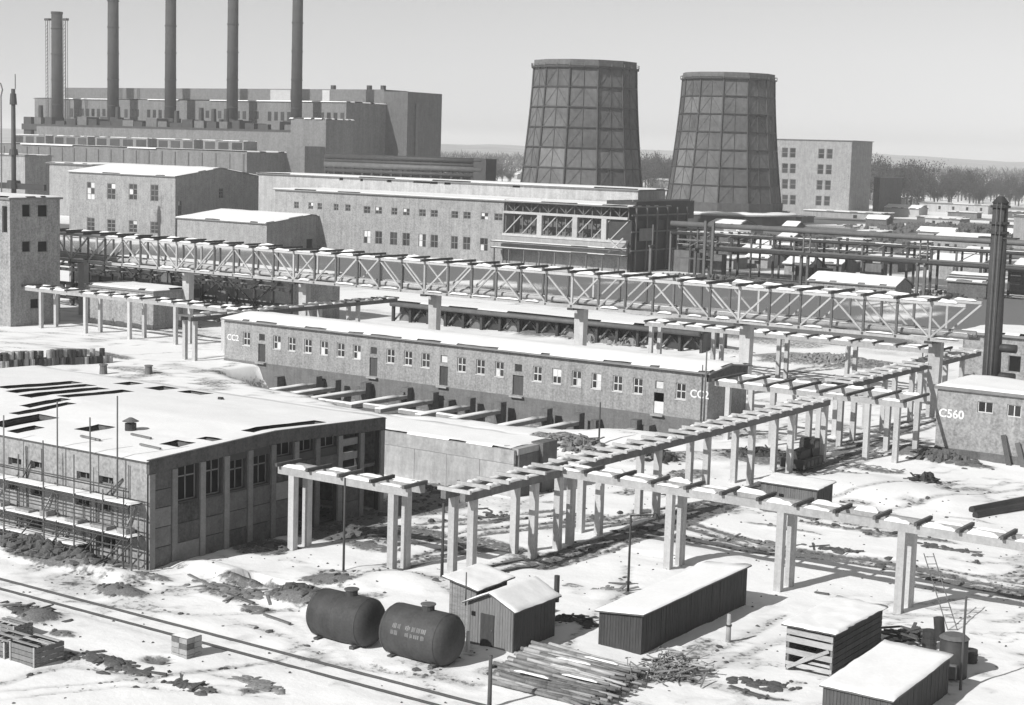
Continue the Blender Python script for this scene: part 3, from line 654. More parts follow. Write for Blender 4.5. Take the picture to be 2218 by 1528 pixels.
    for z, dz in ((2.35, -.02), (4.55, -.02), (.95, 0)):
        x0 = -104; x1 = -81.3 if z > 2 else -86.5
        for j in range(5):
            a = x0+(x1-x0)*j/5; b = x0+(x1-x0)*(j+1)/5
            o = MB().box(a, b-.06, 74.55+.02*(j % 2), 75.75, z-.08, z).build('deck', 'wood_dark', s)
            snow_slab(o, a, b-.06, 74.55+.02*(j % 2), 75.7, lambda p, q: z+.001, th=.09, n=5, edge=.08, rough=.03)
        MB().cyl((x0, 74.45, z-.16), (x1, 74.45, z-.16), .06).build('ledger', 'wood_dark', s); MB().cyl((x0, 74.45, z+.95), (x1, 74.45, z+.95), .045).build('guard_rail', 'wood_dark', s)
    for j in range(15):
        x = -101.5+j*1.42+RND.uniform(-.3, .3); yy = RND.choice((74.42, 75.78)); MB().cyl((x, yy, -.4), (x+RND.uniform(-.12, .12), yy, RND.choice((2.5, 4.7, 5.6, 6.9))), .055, .045, 6).build('pole', RND.choice(('wood', 'wood_dark')), s)
    for j in range(10):
        x = -101+j*2+RND.uniform(-.5, .5); z = RND.choice((.3, 2.4, 4.6)); MB().beam((x, 75.6, z), (x+RND.uniform(.4, 1.6), 75.8, z+RND.uniform(.7, 1.9)), .16, .05).build('leaning_plank', RND.choice(('wood', 'wood_pale')), s)
    for j in range(8):
        x = -101+j*2.6; MB().box(x, x+RND.uniform(.6, 1.6), 74.8, 75.6, 2.352, 2.352+RND.uniform(.2, .6)).build('brick_stack', 'brick', s)
    for z in (1.6, 3.5, 5.6): MB().cyl((-104, 74.40, z), (-81.4, 74.40, z+.1), .045).build('ledger', 'wood_dark', s)
    for j in range(6):
        x = -100+j*3.3; MB().cyl((x, 74.42, -.3), (x+2.6, 74.42, 2.2), .05).build('brace', 'wood_dark', s)
    MB().cyl((-84.5, 74.42, -.3), (-81.9, 74.42, 2.2), .05).build('brace', 'wood_dark', s)
hall()

# ------------------------------------------------------------------ railway
def railway():
    t = T('railway_track', 'railway track crossing the snow in the lower left corner', 'railway track', (-70, 67.4, 0))
    for y in (66.66, 68.18):
        MB().box(-125, -30, y-.035, y+.035, -.06, .055).box(-125, -30, y-.07, y+.07, -.09, -.06).build('rail', 'rail', t)
    sm_ = MB().box(-.13, .13, -1.35, 1.35, -.2, -.092).mesh('sleeper', 'timber')
    for i in range(112):
        x = -105+i*.62; inst('sleeper', sm_, t, (x, 67.42+RND.uniform(-.04, .04), -.02+RND.uniform(-.015, .02)))
railway()

# ------------------------------------------------------------------ two tanks
def tank(x0, x1, yc, r, label, letters):
    t = T('storage_tank', label, 'tank', ((x0+x1)/2, yc, 0), 'steel storage tanks by the railway')
    zc = r-.02; mb = MB(); n = 40; prof = [(x0-.42, .02), (x0-.38, r*.45), (x0-.26, r*.75), (x0-.1, r*.91), (x0+.1, r*.985), (x0+.22, r), (x1-.22, r), (x1-.1, r*.985), (x1+.1, r*.91), (x1+.26, r*.75), (x1+.38, r*.45), (x1+.42, .02)]
    P = []
    for x, q in prof:
        for i in range(n): a = 2*math.pi*i/n; P.append((x, yc+q*math.cos(a), zc+q*math.sin(a)))
    mb.add(P, [(j*n+i, (j+1)*n+i, (j+1)*n+(i+1) % n, j*n+(i+1) % n) for j in range(len(prof)-1) for i in range(n)])
    mb.build('shell', 'rust_tank', t, True)
    for x in (x0+.14, (x0+x1)/2, x1-.14): MB().cyl((x-.03, yc, zc), (x+.03, yc, zc), r+.012, n=40, caps=False).build('weld_seam', 'rust_tank', t, True)
    m = MB().cyl(((x0+x1)/2+.4, yc, zc+r-.05), ((x0+x1)/2+.4, yc, zc+r+.3), .36, n=14).build('manhole', 'steel_dark', t)
    MB().cyl(((x0+x1)/2+.4, yc, zc+r+.3), ((x0+x1)/2+.4, yc, zc+r+.36), .44, n=14).build('lid', 'steel', m)
    for x in (x0+.5, x1-.5): MB().box(x-.16, x+.16, yc-1.1, yc+1.1, -.3, .16).build('cradle', 'timber', t)
    if letters:
        mb = MB(); R_ = r+.018
        for row, (za, segs) in enumerate(((.62, ((-1.05, -.75), (-.7, -.5), (-.15, .2), (.3, .55), (.62, .9), (.95, 1.3))), (.26, ((-1.1, -.9), (-.86, -.62), (-.1, .15), (.25, .42), (.5, .9), (1., 1.25))))):
            for a, b in segs:
                for q in range(3):
                    u0 = a+(b-a)*q/3; u1 = u0+(b-a)/3*.75; th = math.asin(max(-1, min(1, (za-.0)/r))); h = RND.uniform(.09, .15)
                    A = [(th-h/r), (th+h/r)]; X = (x0+x1)/2
                    mb.quad((X+u0, yc-R_*math.cos(A[0]), zc+R_*math.sin(A[0])), (X+u1, yc-R_*math.cos(A[0]), zc+R_*math.sin(A[0])), (X+u1, yc-R_*math.cos(A[1]), zc+R_*math.sin(A[1])), (X+u0, yc-R_*math.cos(A[1]), zc+R_*math.sin(A[1])))
        mb.build('worn_lettering', 'paint_worn', t)
tank(-62.45, -58.75, 72.2, 1.42, 'dark steel tank without lettering, left of the two by the railway', False)
tank(-57.05, -53.15, 72.3, 1.47, 'dark steel tank with worn pale lettering, right of the two by the railway', True)

# ------------------------------------------------------------------ huts and sheds
def boards(parent, side, plane, u0, u1, z0, z1f, m, w=.19, name='board'):
    """vertical board cladding joined into one part: too fine to pick apart"""
    mb = MB(); M = smp(side, plane); n = max(2, int((u1-u0)/w))
    for i in range(n):
        a = u0+(u1-u0)*i/n+.008; b = u0+(u1-u0)*(i+1)/n-.008; d = RND.uniform(0, .025); c = RND.uniform(-.03, .03)
        za, zb = z1f(a)+c*.3, z1f(b)+c*.3
        A = [M(a, z0, d), M(b, z0, d), M(b, zb, d), M(a, za, d)]; B = [M(a, z0, .06), M(b, z0, .06), M(b, zb, .06), M(a, za, .06)]
        mb.add(A+B, [(0, 1, 2, 3), (0, 4, 5, 1), (1, 5, 6, 2), (2, 6, 7, 3), (3, 7, 4, 0), (7, 6, 5, 4)])
    return mb.build(name, m, parent, kind='stuff')
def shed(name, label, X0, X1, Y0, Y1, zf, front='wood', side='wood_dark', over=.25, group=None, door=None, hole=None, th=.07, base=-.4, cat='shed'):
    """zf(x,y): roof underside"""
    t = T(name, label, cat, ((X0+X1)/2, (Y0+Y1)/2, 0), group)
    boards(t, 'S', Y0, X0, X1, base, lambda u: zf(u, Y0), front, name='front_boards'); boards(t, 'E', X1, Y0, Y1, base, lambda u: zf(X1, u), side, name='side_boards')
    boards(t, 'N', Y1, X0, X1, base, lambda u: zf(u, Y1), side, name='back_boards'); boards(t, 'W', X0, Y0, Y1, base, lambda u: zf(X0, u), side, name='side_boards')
    x0, x1, y0, y1 = X0-over, X1+over, Y0-over, Y1+over; nx = 8
    rb = MB()
    for i in range(nx):
        a, b = x0+(x1-x0)*i/nx, x0+(x1-x0)*(i+1)/nx
        P = [(x, y, zf(min(max(x, x0), x1), y)+dz) for dz in (.005, .07) for x, y in ((a, y0), (b, y0), (b, y1), (a, y1))]
        rb.add(P, [(0, 3, 2, 1), (4, 5, 6, 7), (0, 1, 5, 4), (2, 3, 7, 6)]+([(3, 0, 4, 7)] if i == 0 else [])+([(1, 2, 6, 5)] if i == nx-1 else []))
    r = rb.build('roof', 'timber', t)
    snow_slab(r, x0, x1, y0, y1, lambda x, y: zf(x, y)+.071, th=th, n=14, edge=.05, rough=.05)
    if door:
        d = MB().box(door[0], door[1], Y0-.03, Y0+.03, base, door[2]).build('door', 'wood_dark', t); MB().box(door[1]-.16, door[1]-.1, Y0-.07, Y0-.032, 1., 1.1).build('handle', 'steel', d)
    if hole: MB().box(hole[0], hole[1], Y0-.04, Y0+.02, hole[2], hole[3]).build('window', 'void', t)
    return t
# hut with gabled front
a = G(1020, 1390); b = G(1110, 1415); xm = (a.x+b.x)/2; Zr = ZT(a, 1065, 1300)
hz = ZT(b, 1113, 1328)
shed('plank_hut', 'gabled plank hut with a dark door beside the lettered tank', -55.0, -51.75, 76.5, 80.9, lambda x, y: hz+.1+.75*(1-abs(x-xm)/1.63), door=(-54.05, -53.1, 1.95), hole=(-54.7, -54.45, 1.7, 1.95), cat='hut')
MB().cyl((-51.9, 81.2, 2.0), (-51.9, 81.2, 3.6), .17).build('stove_pipe', 'steel_dark', label='short dark stove pipe at the back corner of the gabled hut', cat='pipe')
shed('lean_to_hut', 'pale lean-to hut with a tilted snowy roof behind the lettered tank', -57.75, -55.75, 78.4, 81.6, lambda x, y: 2.95-.16*(x+57.7)+.02*(y-77), front='wood_pale', side='wood_dark', over=.35, cat='hut')
shed('plank_shed', 'long dark plank shed with a snowy roof right of the gabled hut', -48.9, -46.0, 81.2, 94.6, lambda x, y: 1.95+.1*(x+49.1)+.02*(y-81), over=.2, front='wood_dark')
t = shed('tool_shed', 'small board shed with a dark peephole under the near trestle', G(1645, 1085).x+1.6, -53.3, 121.5, 124.6, lambda x, y: 2.3+.05*(y-121), front='wood', over=.2, hole=(-56.6, -56.2, 1.2, 1.6))
# open slatted shed
def slat_shed():
    X0, X1, Y0, Y1 = -38.3, -35.5, 84.2, 91.2
    t = T('slatted_shed', 'open-fronted shed of wide horizontal boards with gaps, lower right', 'shed', (X0, Y0, 0))
    for x in (X0+.08, X1-.08):
        for y in (Y0+.08, Y1-.08): MB().box(x-.07, x+.07, y-.07, y+.07, -.4, 2.5).build('post', 'wood', t)
    for i, z in enumerate((.35, 1.05, 1.75, 2.2)):
        MB().beam((X0, Y0-.03, z), (X1, Y0-.03, z-.03), .05, .34 if i else .22).build('board', 'wood_pale', t)
    MB().beam((X0+.1, Y0-.09, .1), (X1-.2, Y0-.09, 1.5), .05, .2).build('brace', 'wood_pale', t)
    for i in range(7):
        z = .2+i*.34; MB().box(X1-.03, X1+.03, Y0, Y1, z-.15, z+.15).build('board', 'wood_dark', t)
        MB().box(X0-.03, X0+.03, Y0, Y1, z-.15, z+.15).build('board', 'wood_dark', t)
    zf = lambda x, y: 2.5+.02*(y-Y0)
    r = MB().box(X0-.25, X1+.25, Y0-.3, Y1+.3, 2.5, 2.56).build('roof', 'timber', t)
    snow_slab(r, X0-.25, X1+.25, Y0-.3, Y1+.3, lambda x, y: 2.561, th=.1, n=16, edge=.05, rough=.1)
slat_shed()
z4 = 2.1
p1, p2, p3 = G(1790, 1500, z4), G(1950, 1492, z4), G(2045, 1415, z4)
shed('low_shed', 'low shed with a broad snow-covered roof at the bottom right corner', p1.x-1.0, p2.x, p2.y-1.1, p3.y-.2, lambda x, y: z4-.35+.04*(y-p2.y), over=.15, th=.09, front='wood_dark')

# ------------------------------------------------------------------ plain masonry blocks
def flat_snow(parent, x0, x1, y0, y1, z, th=.22):
    return snow_slab(parent, x0, x1, y0, y1, lambda x, y: z, th=th, n=10, edge=.4, rough=.06)
def block(name, label, X0, X1, Y0, Y1, z1, south=(), east=(), wm='brick', em=None, base=-.5, roof='flat', rise=0., over=.35, win=('frame_grey', 'glass'), cat='building', group=None, nx=2, nz=2, depth=.22, snow=True, pale=.04, bar=.09):
    """walls with openings, windows, roof (flat, or gabled with its ridge along X)"""
    t = T(name, label, cat, ((X0+X1)/2, (Y0+Y1)/2, 0), group); em = em or wm; ym = (Y0+Y1)/2
    wall(MB(), 'S', Y0, X0, X1, base, z1, south, depth).build('front_wall', wm, t)
    mb = wall(MB(), 'E', X1, Y0, Y1, base, z1, east, depth)
    if roof == 'gable': mb.add([(X1, Y0, z1), (X1, Y1, z1), (X1, ym, z1+rise)], [(0, 1, 2)])
    mb.build('end_wall', em, t)
    mb = MB().quad((X0, Y1, base), (X0, Y0, base), (X0, Y0, z1), (X0, Y1, z1)).quad((X1, Y1, base), (X0, Y1, base), (X0, Y1, z1), (X1, Y1, z1))
    if roof == 'gable': mb.add([(X0, Y0, z1), (X0, Y1, z1), (X0, ym, z1+rise)], [(0, 2, 1)])
    mb.build('back_wall', wm, t)
    if roof == 'gable':
        r = MB().prism([(Y0-over, z1-.05), (Y0-over, z1+.2), (ym, z1+rise+.25), (Y1+over, z1+.2), (Y1+over, z1-.05), (ym, z1+rise+.01)], X0-over, X1+over*.6, 'X').build('roof', 'frame_grey', t)
        k = rise/(ym-Y0+over)
        if snow: snow_slab(r, X0-over, X1+over*.5, Y0-over, Y1+over, lambda x, y: z1+.2+rise*(1-abs(y-ym)/(ym-Y0+over)), th=.2, n=12, edge=.4)
    else:
        r = MB().box(X0-over, X1+over, Y0-over, Y1+over, z1+.003, z1+.3).build('roof', 'frame_grey', t)
        if snow: flat_snow(r, X0-over, X1+over, Y0-over, Y1+over, z1+.301)
    for o in south: window(t, 'S', Y0, *o[:4], nx, nz, win[0], win[1], depth=depth*.6, bar=bar, pale=pale)
    for o in east: window(t, 'E', X1, *o[:4], nx, nz, win[0], win[1], depth=depth*.6, bar=bar, pale=pale)
    return t
def so(Y, *r):
    out = []
    for xa, ya, xb, yb in r: A = PY(xa, ya, Y); B = PY(xb, yb, Y); out.append((round(A.x, 2), round(B.x, 2), round(B.z, 2), round(A.z, 2)))
    return out
def eo_(X, *r):
    out = []
    for xa, ya, xb, yb in r: A = PX(xa, ya, X); B = PX(xb, yb, X); out.append((round(A.y, 2), round(B.y, 2), round(B.z, 2), round(A.z, 2)))
    return out

# right-hand building with lettering
c = block('brick_workshop', 'brick workshop with white lettering and two windows on the right edge', -56.7, -38, 157, 166.4, 6.55, so(157, (2118, 869, 2150, 897), (2182, 876, 2211, 906)), (), 'brick', over=.3, nx=2, nz=1, win=('frame_white', 'glass'))
MB().box(-56.75, -37.95, 156.9, 166.5, -.5, .8).build('plinth', 'concrete_dark', c)
text(c, 'C560', 'S', 157., PY(2033, 903, 157).x, PY(2033, 902, 157).z, 1.15, 'paint_white', 'white painted lettering on the brick wall', .02)
for x, z in ((-49.0, 2.8), (-47.6, 2.2)): MB().beam((x, 156.3, -.2), (x-.9, 156.75, z), .5, .12, (0, 1, 0)).build('leaning_board', 'timber', label='dark board leaning on the lettered workshop wall' + (', the taller of two' if z > 2.5 else ', the shorter of two'), cat='board')
q0 = PY(2082, 800, 203).x
block('brick_store', 'brick store with a snowy roof behind the tall steel stack', q0, q0+18, 203, 214, PY(2105, 724, 203).z, so(203, (2185, 770, 2210, 808)), (), 'brick', nx=1, nz=1, win=('frame_grey', 'void'), over=.5)
def steel_stack():
    P = PY(2148, 820, 171.5); t = T('steel_stack', 'tall dark steel stack rising behind the lettered workshop', 'stack', (P.x, 171.5, 0)); x = P.x; zt = PY(2165, 440, 171.5).z
    MB().cyl((x, 171.5, -.5), (x-.25, 171.5, zt), 1.0, .78, 20).build('shell', 'stack', t, True)
    MB().cyl((x-.25, 171.5, zt), (x-.25, 171.5, zt+.7), .9, .3, 14).build('cap', 'steel_dark', t)
    for z in (zt-.5, zt-2.2, zt-3.2): MB().cyl((x-.24, 171.5, z), (x-.24, 171.5, z+.25), 1.02, n=20).build('flange', 'steel_dark', t)
    MB().box(x-2.2, x+1.8, 170.9, 172.1, zt-3.7, zt-3.55).build('platform', 'steel_dark', t)
    for s in (-.22, .22): MB().box(x+s-.03, x+s+.03, 170.28, 170.36, 0, zt).build('ladder_rail', 'steel', t)
    for z in (6.5, 9.5): MB().cyl((x, 171.5, z), (x+2.4, 171.5, z), .45, n=12).build('branch', 'steel_dark', t, True)
    MB().box(x-1.8, x+1.8, 169.7, 173.3, -.5, 1.).build('footing', 'concrete', t)
steel_stack()

# dark brick block on the left edge
XL = -202.; y0, y1 = PX(22, 560, XL).y, PX(130, 560, XL).y; zL = PX(128, 432, XL).z
block('brick_block', 'tall dark brick block with small windows on the left edge', XL-22, XL, y0, y1, zL, so(y0, (4, 446, 16, 505)), eo_(XL, (48, 443, 66, 470), (82, 444, 103, 470), (48, 523, 66, 546), (82, 523, 103, 546), (66, 648, 84, 668)), 'brick', 'brick', nx=1, nz=1, win=('frame_grey', 'void'), pale=0)
c = block('brick_porch', 'low brick annex under the trestle beside the tall brick block', PY(185, 690, 174).x, PY(332, 700, 174).x, 174, 182, 5.6, (), (), 'brick', over=.2)

# brick hall with a dark timber framework, left behind the gallery
def framed_hall():
    Y = 193.; X0, X1 = PY(150, 600, Y).x, PY(592, 640, Y).x; z1 = PY(400, 588, Y).z
    t = block('framed_brick_hall', 'low brick hall behind a dark timber framework, left under the lattice gallery', X0, X1, Y, Y+16, z1, (), (), 'brick', 'brick')
    s = T('timber_framework', 'dark timber framework standing before the low brick hall at left', 'framework', (X0, Y-2.5, 0))
    n = 14; w = (X1+6-X0)/n
    pm = MB().box(-.2, .2, -.2, .2, -.5, z1+.6).mesh('post', 'steel_dark')
    d1 = MB().beam((0, 0, 0), (w, 0, 2.6), .28, .22, (0, 1, 0)).mesh('brace', 'steel_dark'); d2 = MB().beam((0, 0, 2.6), (w, 0, 0), .28, .22, (0, 1, 0)).mesh('brace', 'steel_dark')
    for i in range(n+1): inst('post', pm, s, (X0+i*w, Y-2.5, 0))
    for z in (1.2, 3.6, 6., z1-.4): MB().box(X0, X1+6, Y-2.75, Y-2.3, z-.25, z+.25).build('rail', 'steel_dark', s)
    for i in range(n):
        for z in (1.2, 3.6, 6.):
            if RND.random() < .75: inst('brace', RND.choice((d1, d2)), s, (X0+i*w, Y-2.95, z))
    for x, z in ((PY(212, 600, Y-3).x, 5.5), (PY(430, 610, Y-3).x, 5.)): MB().box(x-.9, x+.9, Y-3.6, Y-3, 0, z).build('panel', 'steel_dark', s)
    for k in range(16):
        x = X0+RND.uniform(0, X1-X0); z = RND.uniform(.2, z1-3); MB().box(x, x+RND.uniform(.8, 2.6), Y-3.4, Y-3., z, z+RND.uniform(1., 3.2)).build('panel', RND.choice(('steel_dark', 'steel_dark', 'concrete_dark')), s)
    MB().box(PY(133, 600, 180).x, PY(153, 600, 180).x, 174.5, 174.9, PY(140, 618, 174).z, PY(140, 574, 174).z).build('white_board', 'white_pane', label='white board hanging under the left end of the lattice gallery', cat='board')
framed_hall()

# long low shed behind the gallery
def dark_shed():
    Y = 213.; X0, X1 = PY(852, 690, Y).x, PY(1520, 740, Y).x; z1 = PY(1520, 722, Y).z; yE = PX(1572, 735, X1).y
    t = T('open_shed', 'long low open-framed shed with a snowy roof behind the lattice gallery', 'shed', (X0, Y, 0))
    MB().box(X0, X1, Y+2.2, yE, -.5, z1-.02).build('wall', 'brick_dark', t); MB().box(X1-.02, X1+.25, Y, yE, -.5, z1-.02).build('end_wall', 'concrete_dark', t)
    r = MB().box(X0-.4, X1+.5, Y-.6, yE+.3, z1, z1+.3).build('roof', 'steel_dark', t); flat_snow(r, X0-.4, X1+.5, Y-.4, yE+.3, z1+.301)
    MB().cyl((X0, Y-.75, z1-.1), (X1, Y-.75, z1-.1), .38, n=10).build('pipe', 'steel', t, True)
    n = 16; w = (X1-X0)/n; pm = MB().box(-.22, .22, -.22, .22, -.5, z1).mesh('post', 'steel_dark')
    dm = [MB().beam((0, 0, .2), (w*.5, 0, z1-.8), .22, .22, (0, 1, 0)).mesh('brace', 'steel'), MB().beam((w*.5, 0, z1-.8), (w, 0, .2), .22, .22, (0, 1, 0)).mesh('brace', 'steel_dark')]
    for i in range(n+1): inst('post', pm, t, (X0+i*w, Y, 0))
    for i in range(n):
        for d in dm: inst('brace', d, t, (X0+i*w, Y+.5, 0))
        if RND.random() < .6:
            h = RND.uniform(1, 2.6); MB().box(X0+i*w+.5, X0+i*w+w-.6, Y+1., Y+2., -.3, h).build('stacked_block', RND.choice(('concrete', 'concrete_dark', 'steel_dark', 'panel_pale')), t)
dark_shed()

# gabled brick halls
YA = 343.; xa0, xa1 = PY(150, 380, YA).x, PY(380, 381, YA).x; za = PY(380, 384, YA).z
ya1 = PX(569, 376, xa1).y; zr = PX(477, 366, xa1).z
block('gabled_hall', 'tall gabled brick hall with patched narrow windows, upper left', xa0, xa1, YA, ya1, za, so(YA, (188, 394, 205, 434), (232, 397, 250, 433), (279, 398, 297, 434), (326, 400, 343, 437), (188, 471, 205, 501), (232, 475, 250, 503), (279, 477, 297, 505), (326, 480, 343, 507)), eo_(xa1, (386, 435, 394, 468), (474, 408, 484, 430)), 'brick', 'brick', roof='gable', rise=zr-za, over=.5, nx=2, nz=3, pale=.12, bar=.2)
YB = 323.; xb0, xb1 = PY(384, 470, YB).x, PY(578, 484, YB).x; zb = PY(578, 486, YB).z; yb1 = PX(760, 476, xb1).y; zrb = PX(668, 467, xb1).z
block('gabled_annex', 'low gabled brick annex with a snowy roof in front of the tall gabled hall', xb0, xb1, YB, yb1, zb, (), eo_(xb1, (664, 518, 677, 538), (700, 517, 716, 548)), 'brick', 'brick', roof='gable', rise=zrb-zb, over=.5, nx=1, nz=1, win=('frame_grey', 'void'), pale=0)
# two-storey hall with upper tier and open steel bay
def mid_hall():
    Y = 343.5; X0, X1 = PY(596, 412, Y).x, PY(1092, 436, Y).x; z1 = PY(1092, 437, Y).z; Yb = Y+20
    w = so(Y, *[(a, 447+.055*(a-788), b, 463+.055*(a-788)) for a, b in ((788, 802), (813, 827), (848, 860), (873, 887), (908, 922), (933, 948), (978, 992), (1004, 1019), (1042, 1057), (1071, 1088))]) + \
        so(Y, *[(a, 499+.066*(a-788), b, 528+.066*(a-788)) for a, b in ((788, 802), (813, 827), (845, 860), (872, 887), (907, 922), (933, 948), (977, 991), (1003, 1018), (1040, 1056))]) + \
        so(Y, *[(a, 437+.055*(a-637), b, 452+.055*(a-637)) for a, b in ((637, 647), (668, 678), (688, 697), (723, 733), (748, 759))])
    t = block('long_two_storey_hall', 'long two-storey brick hall with paired windows, below the first cooling tower', X0, X1, Y, Yb, z1, w, (), 'brick', 'brick', over=.6, pale=.08, bar=.12)
    X2 = PY(1362, 440, Y).x; z2 = z1
    # upper tier
    Xu0, Xu1 = PY(560, 372, Yb).x, PY(1382, 412, Yb).x; zu = PY(1092, 401, Yb).z
    u = block('upper_tier', 'pale clerestory storey with a thin snowy roof above the two-storey hall', Xu0, Xu1, Yb+.1, Yb+14, zu, so(Yb+.1, *[(x, 379+.042*(x-600), x+w_, 386+.042*(x-600)) for x, w_ in ((735, 8), (780, 6), (838, 10), (895, 40), (932, 16), (962, 14), (1110, 16))]), (), 'pale_wall', 'pale_wall', over=.6, nx=1, nz=1, win=('frame_grey', 'void'), pale=0)
    # open steel bay
    s = T('open_steel_bay', 'open steel-framed bay with columns and a snowy roof edge, right of the two-storey hall', 'building frame', (X1, Y, 0))
    MB().box(X1+.05, X2, Y+5, Yb, -.5, z1).build('back_wall', 'concrete_dark', s)
    r = MB().box(X1+.7, X2+.6, Y-1., Yb-.1, z1+.01, z1+.35).build('roof', 'frame_grey', s); flat_snow(r, X1+.7, X2+.6, Y-1., Yb-.1, z1+.351)
    zs = PY(1200, 512, Y).z; zrail = PY(1200, 468, Y).z
    MB().box(X1+.05, X2, Y-.6, Y+5, zs-.6, zs).build('floor_slab', 'concrete_light', s)
    MB().box(X1+.05, X2, Y-.4, Y-.1, zs-3.4, zs-.603).build('parapet', 'concrete', s)
    MB().box(X1+.05, X2, Y+.3, Y+5, -.5, zs-.603).build('lower_wall', 'brick', s)
    for x in (1169, 1246, 1309): p = PY(x, 490, Y); MB().box(p.x-.7, p.x+.7, Y-.3, Y+.5, zs, zrail).build('column', 'concrete_light', s)
    MB().box(X1+.05, X2, Y-.35, Y+.2, zrail, zrail+.6).build('crane_beam', 'steel_light', s)
    n = 14; wd = (X2-X1)/n
    for i in range(n+1): MB().box(X1+.1+i*wd*.985, X1+.4+i*wd*.985, Y+.6, Y+.9, zs, z1).build('post', 'steel', s)
    for i in range(0, n, 2):
        x = X1+.2+i*wd
        MB().beam((x, Y+.4, zs), (x+wd*2, Y+.4, zrail), .25, .25, (0, 1, 0)).build('brace', 'steel_light', s); MB().beam((x, Y+.4, z1), (x+wd, Y+.4, zrail+.6), .22, .22, (0, 1, 0)).build('brace', 'steel', s); MB().beam((x+wd*2, Y+.4, z1), (x+wd, Y+.4, zrail+.6), .22, .22, (0, 1, 0)).build('brace', 'steel', s)
    for y_ in (530, 544):
        z = PY(1200, y_, Y-3).z; o = MB().box(X1-1, X2+1, Y-4, Y-1.2, z-.25, z).build('walkway', 'steel_dark', s); snow_slab(o, X1-1, X2+1, Y-4, Y-1.3, lambda a, b: z+.001, th=.12, n=8, edge=.2)
    for i in range(9): x = X1+i*(X2-X1)/8; MB().box(x-.15, x+.15, Y-3.9, Y-3.6, -.5, z-.25).build('walkway_post', 'steel', s)
    MB().beam((X2-4, Y-2, PY(1300, 545, Y).z), (X2, Y-2, PY(1340, 515, Y).z), .35).build('cross_brace', 'steel_light', s); MB().beam((X2-4, Y-2.2, PY(1300, 515, Y).z), (X2, Y-2.2, PY(1340, 545, Y).z), .35).build('cross_brace', 'steel_light', s)
    # dark end building with frames
    Y2 = PX(1478, 600, X2).y
    d = T('dark_end_block', 'dark windowless end block with steel frames, right of the open steel bay', 'building', (X2, Y, 0))
    MB().box(X2-8, X2+.8, Y+.4, Y2, -.5, z1-3).build('wall', 'steel_dark', d); MB().box(X2-8, X2+.4, Y+3, Yb+12, z1-3, z1+1.5).build('upper_wall', 'steel_dark', d)
    for i in range(6):
        y = Y+2+i*(Y2-Y-3)/5; MB().box(X2+.9, X2+1.3, y-.2, y+.2, -.5, z1).build('post', 'steel', d)
    for z in (5, 9.5, 13.5, 17): MB().box(X2+.9, X2+1.2, Y, Y2, z, z+.35).build('rail', 'steel', d)
    MB().box(X2+1.4, X2+1.6, Y+3, Y+10, 7.5, 10.5).build('panel', 'panel_pale', d)
mid_hall()

# small blocks, upper left
YF = 430.
block('brick_store', 'small brick store with a dark end wall behind the thin mast, upper left', PY(-30, 340, YF).x, PY(54, 340, YF).x, YF, PX(112, 345, PY(54, 340, YF).x).y, PY(54, 338, YF).z, (), (), 'brick', 'brick', over=.6)
YF = 400.
block('brick_store', 'small brick store with a snowy roof behind the tall gabled hall, upper left', PY(107, 352, YF).x, PY(200, 354, YF).x, YF, YF+26, PY(107, 354, YF).z, (), (), 'brick', 'brick', over=1.)
def masts():
    P = PY(30, 400, 300); t = T('steel_mast', 'thin dark steel column with collars on the left edge', 'mast', (P.x, 300, 0)); zt = PY(30, 193, 300).z
    MB().cyl((P.x, 300, 0), (P.x, 300, zt), .75, .55, 12).build('shaft', 'steel_dark', t, True)
    for y, h, r in ((215, 3, 1.), (330, 1.6, 1.3), (400, 2.2, 2.2)):
        z = PY(30, y, 300).z; MB().cyl((P.x, 300, z-h/2), (P.x, 300, z+h/2), r, r*.8, 12).build('collar', 'steel_dark', t)
    MB().box(P.x+.8, P.x+.95, 299.9, 300.1, zt, zt+4).build('rod', 'steel', t)
    MB().box(P.x-14, P.x+13, 299.6, 300.4, PY(60, 405, 300).z-.8, PY(60, 405, 300).z+.8).build('pipe', 'steel_dark', t)
    P = PY(2, 400, 280); l = T('lamp_post', 'bent lamp post cut by the left edge', 'lamp', (P.x, 280, 0)); zt = PY(2, 200, 280).z
    pts = [Vector((P.x+.2, 280, 0)), Vector((P.x+.3, 280, zt-1)), Vector((P.x+.9, 280, zt+.6)), Vector((P.x+.2, 280, zt+2.2)), Vector((P.x-1.6, 280, zt+2.4))]
    mb = MB(); [mb.cyl(a, b, .17, n=8) for a, b in zip(pts[:-1], pts[1:])]; mb.build('pole', 'steel', l)
    MB().cyl(pts[-1]+Vector((0, 0, -.5)), pts[-1], .5, .2, 10).build('lamp_head', 'steel_dark', l)
masts()

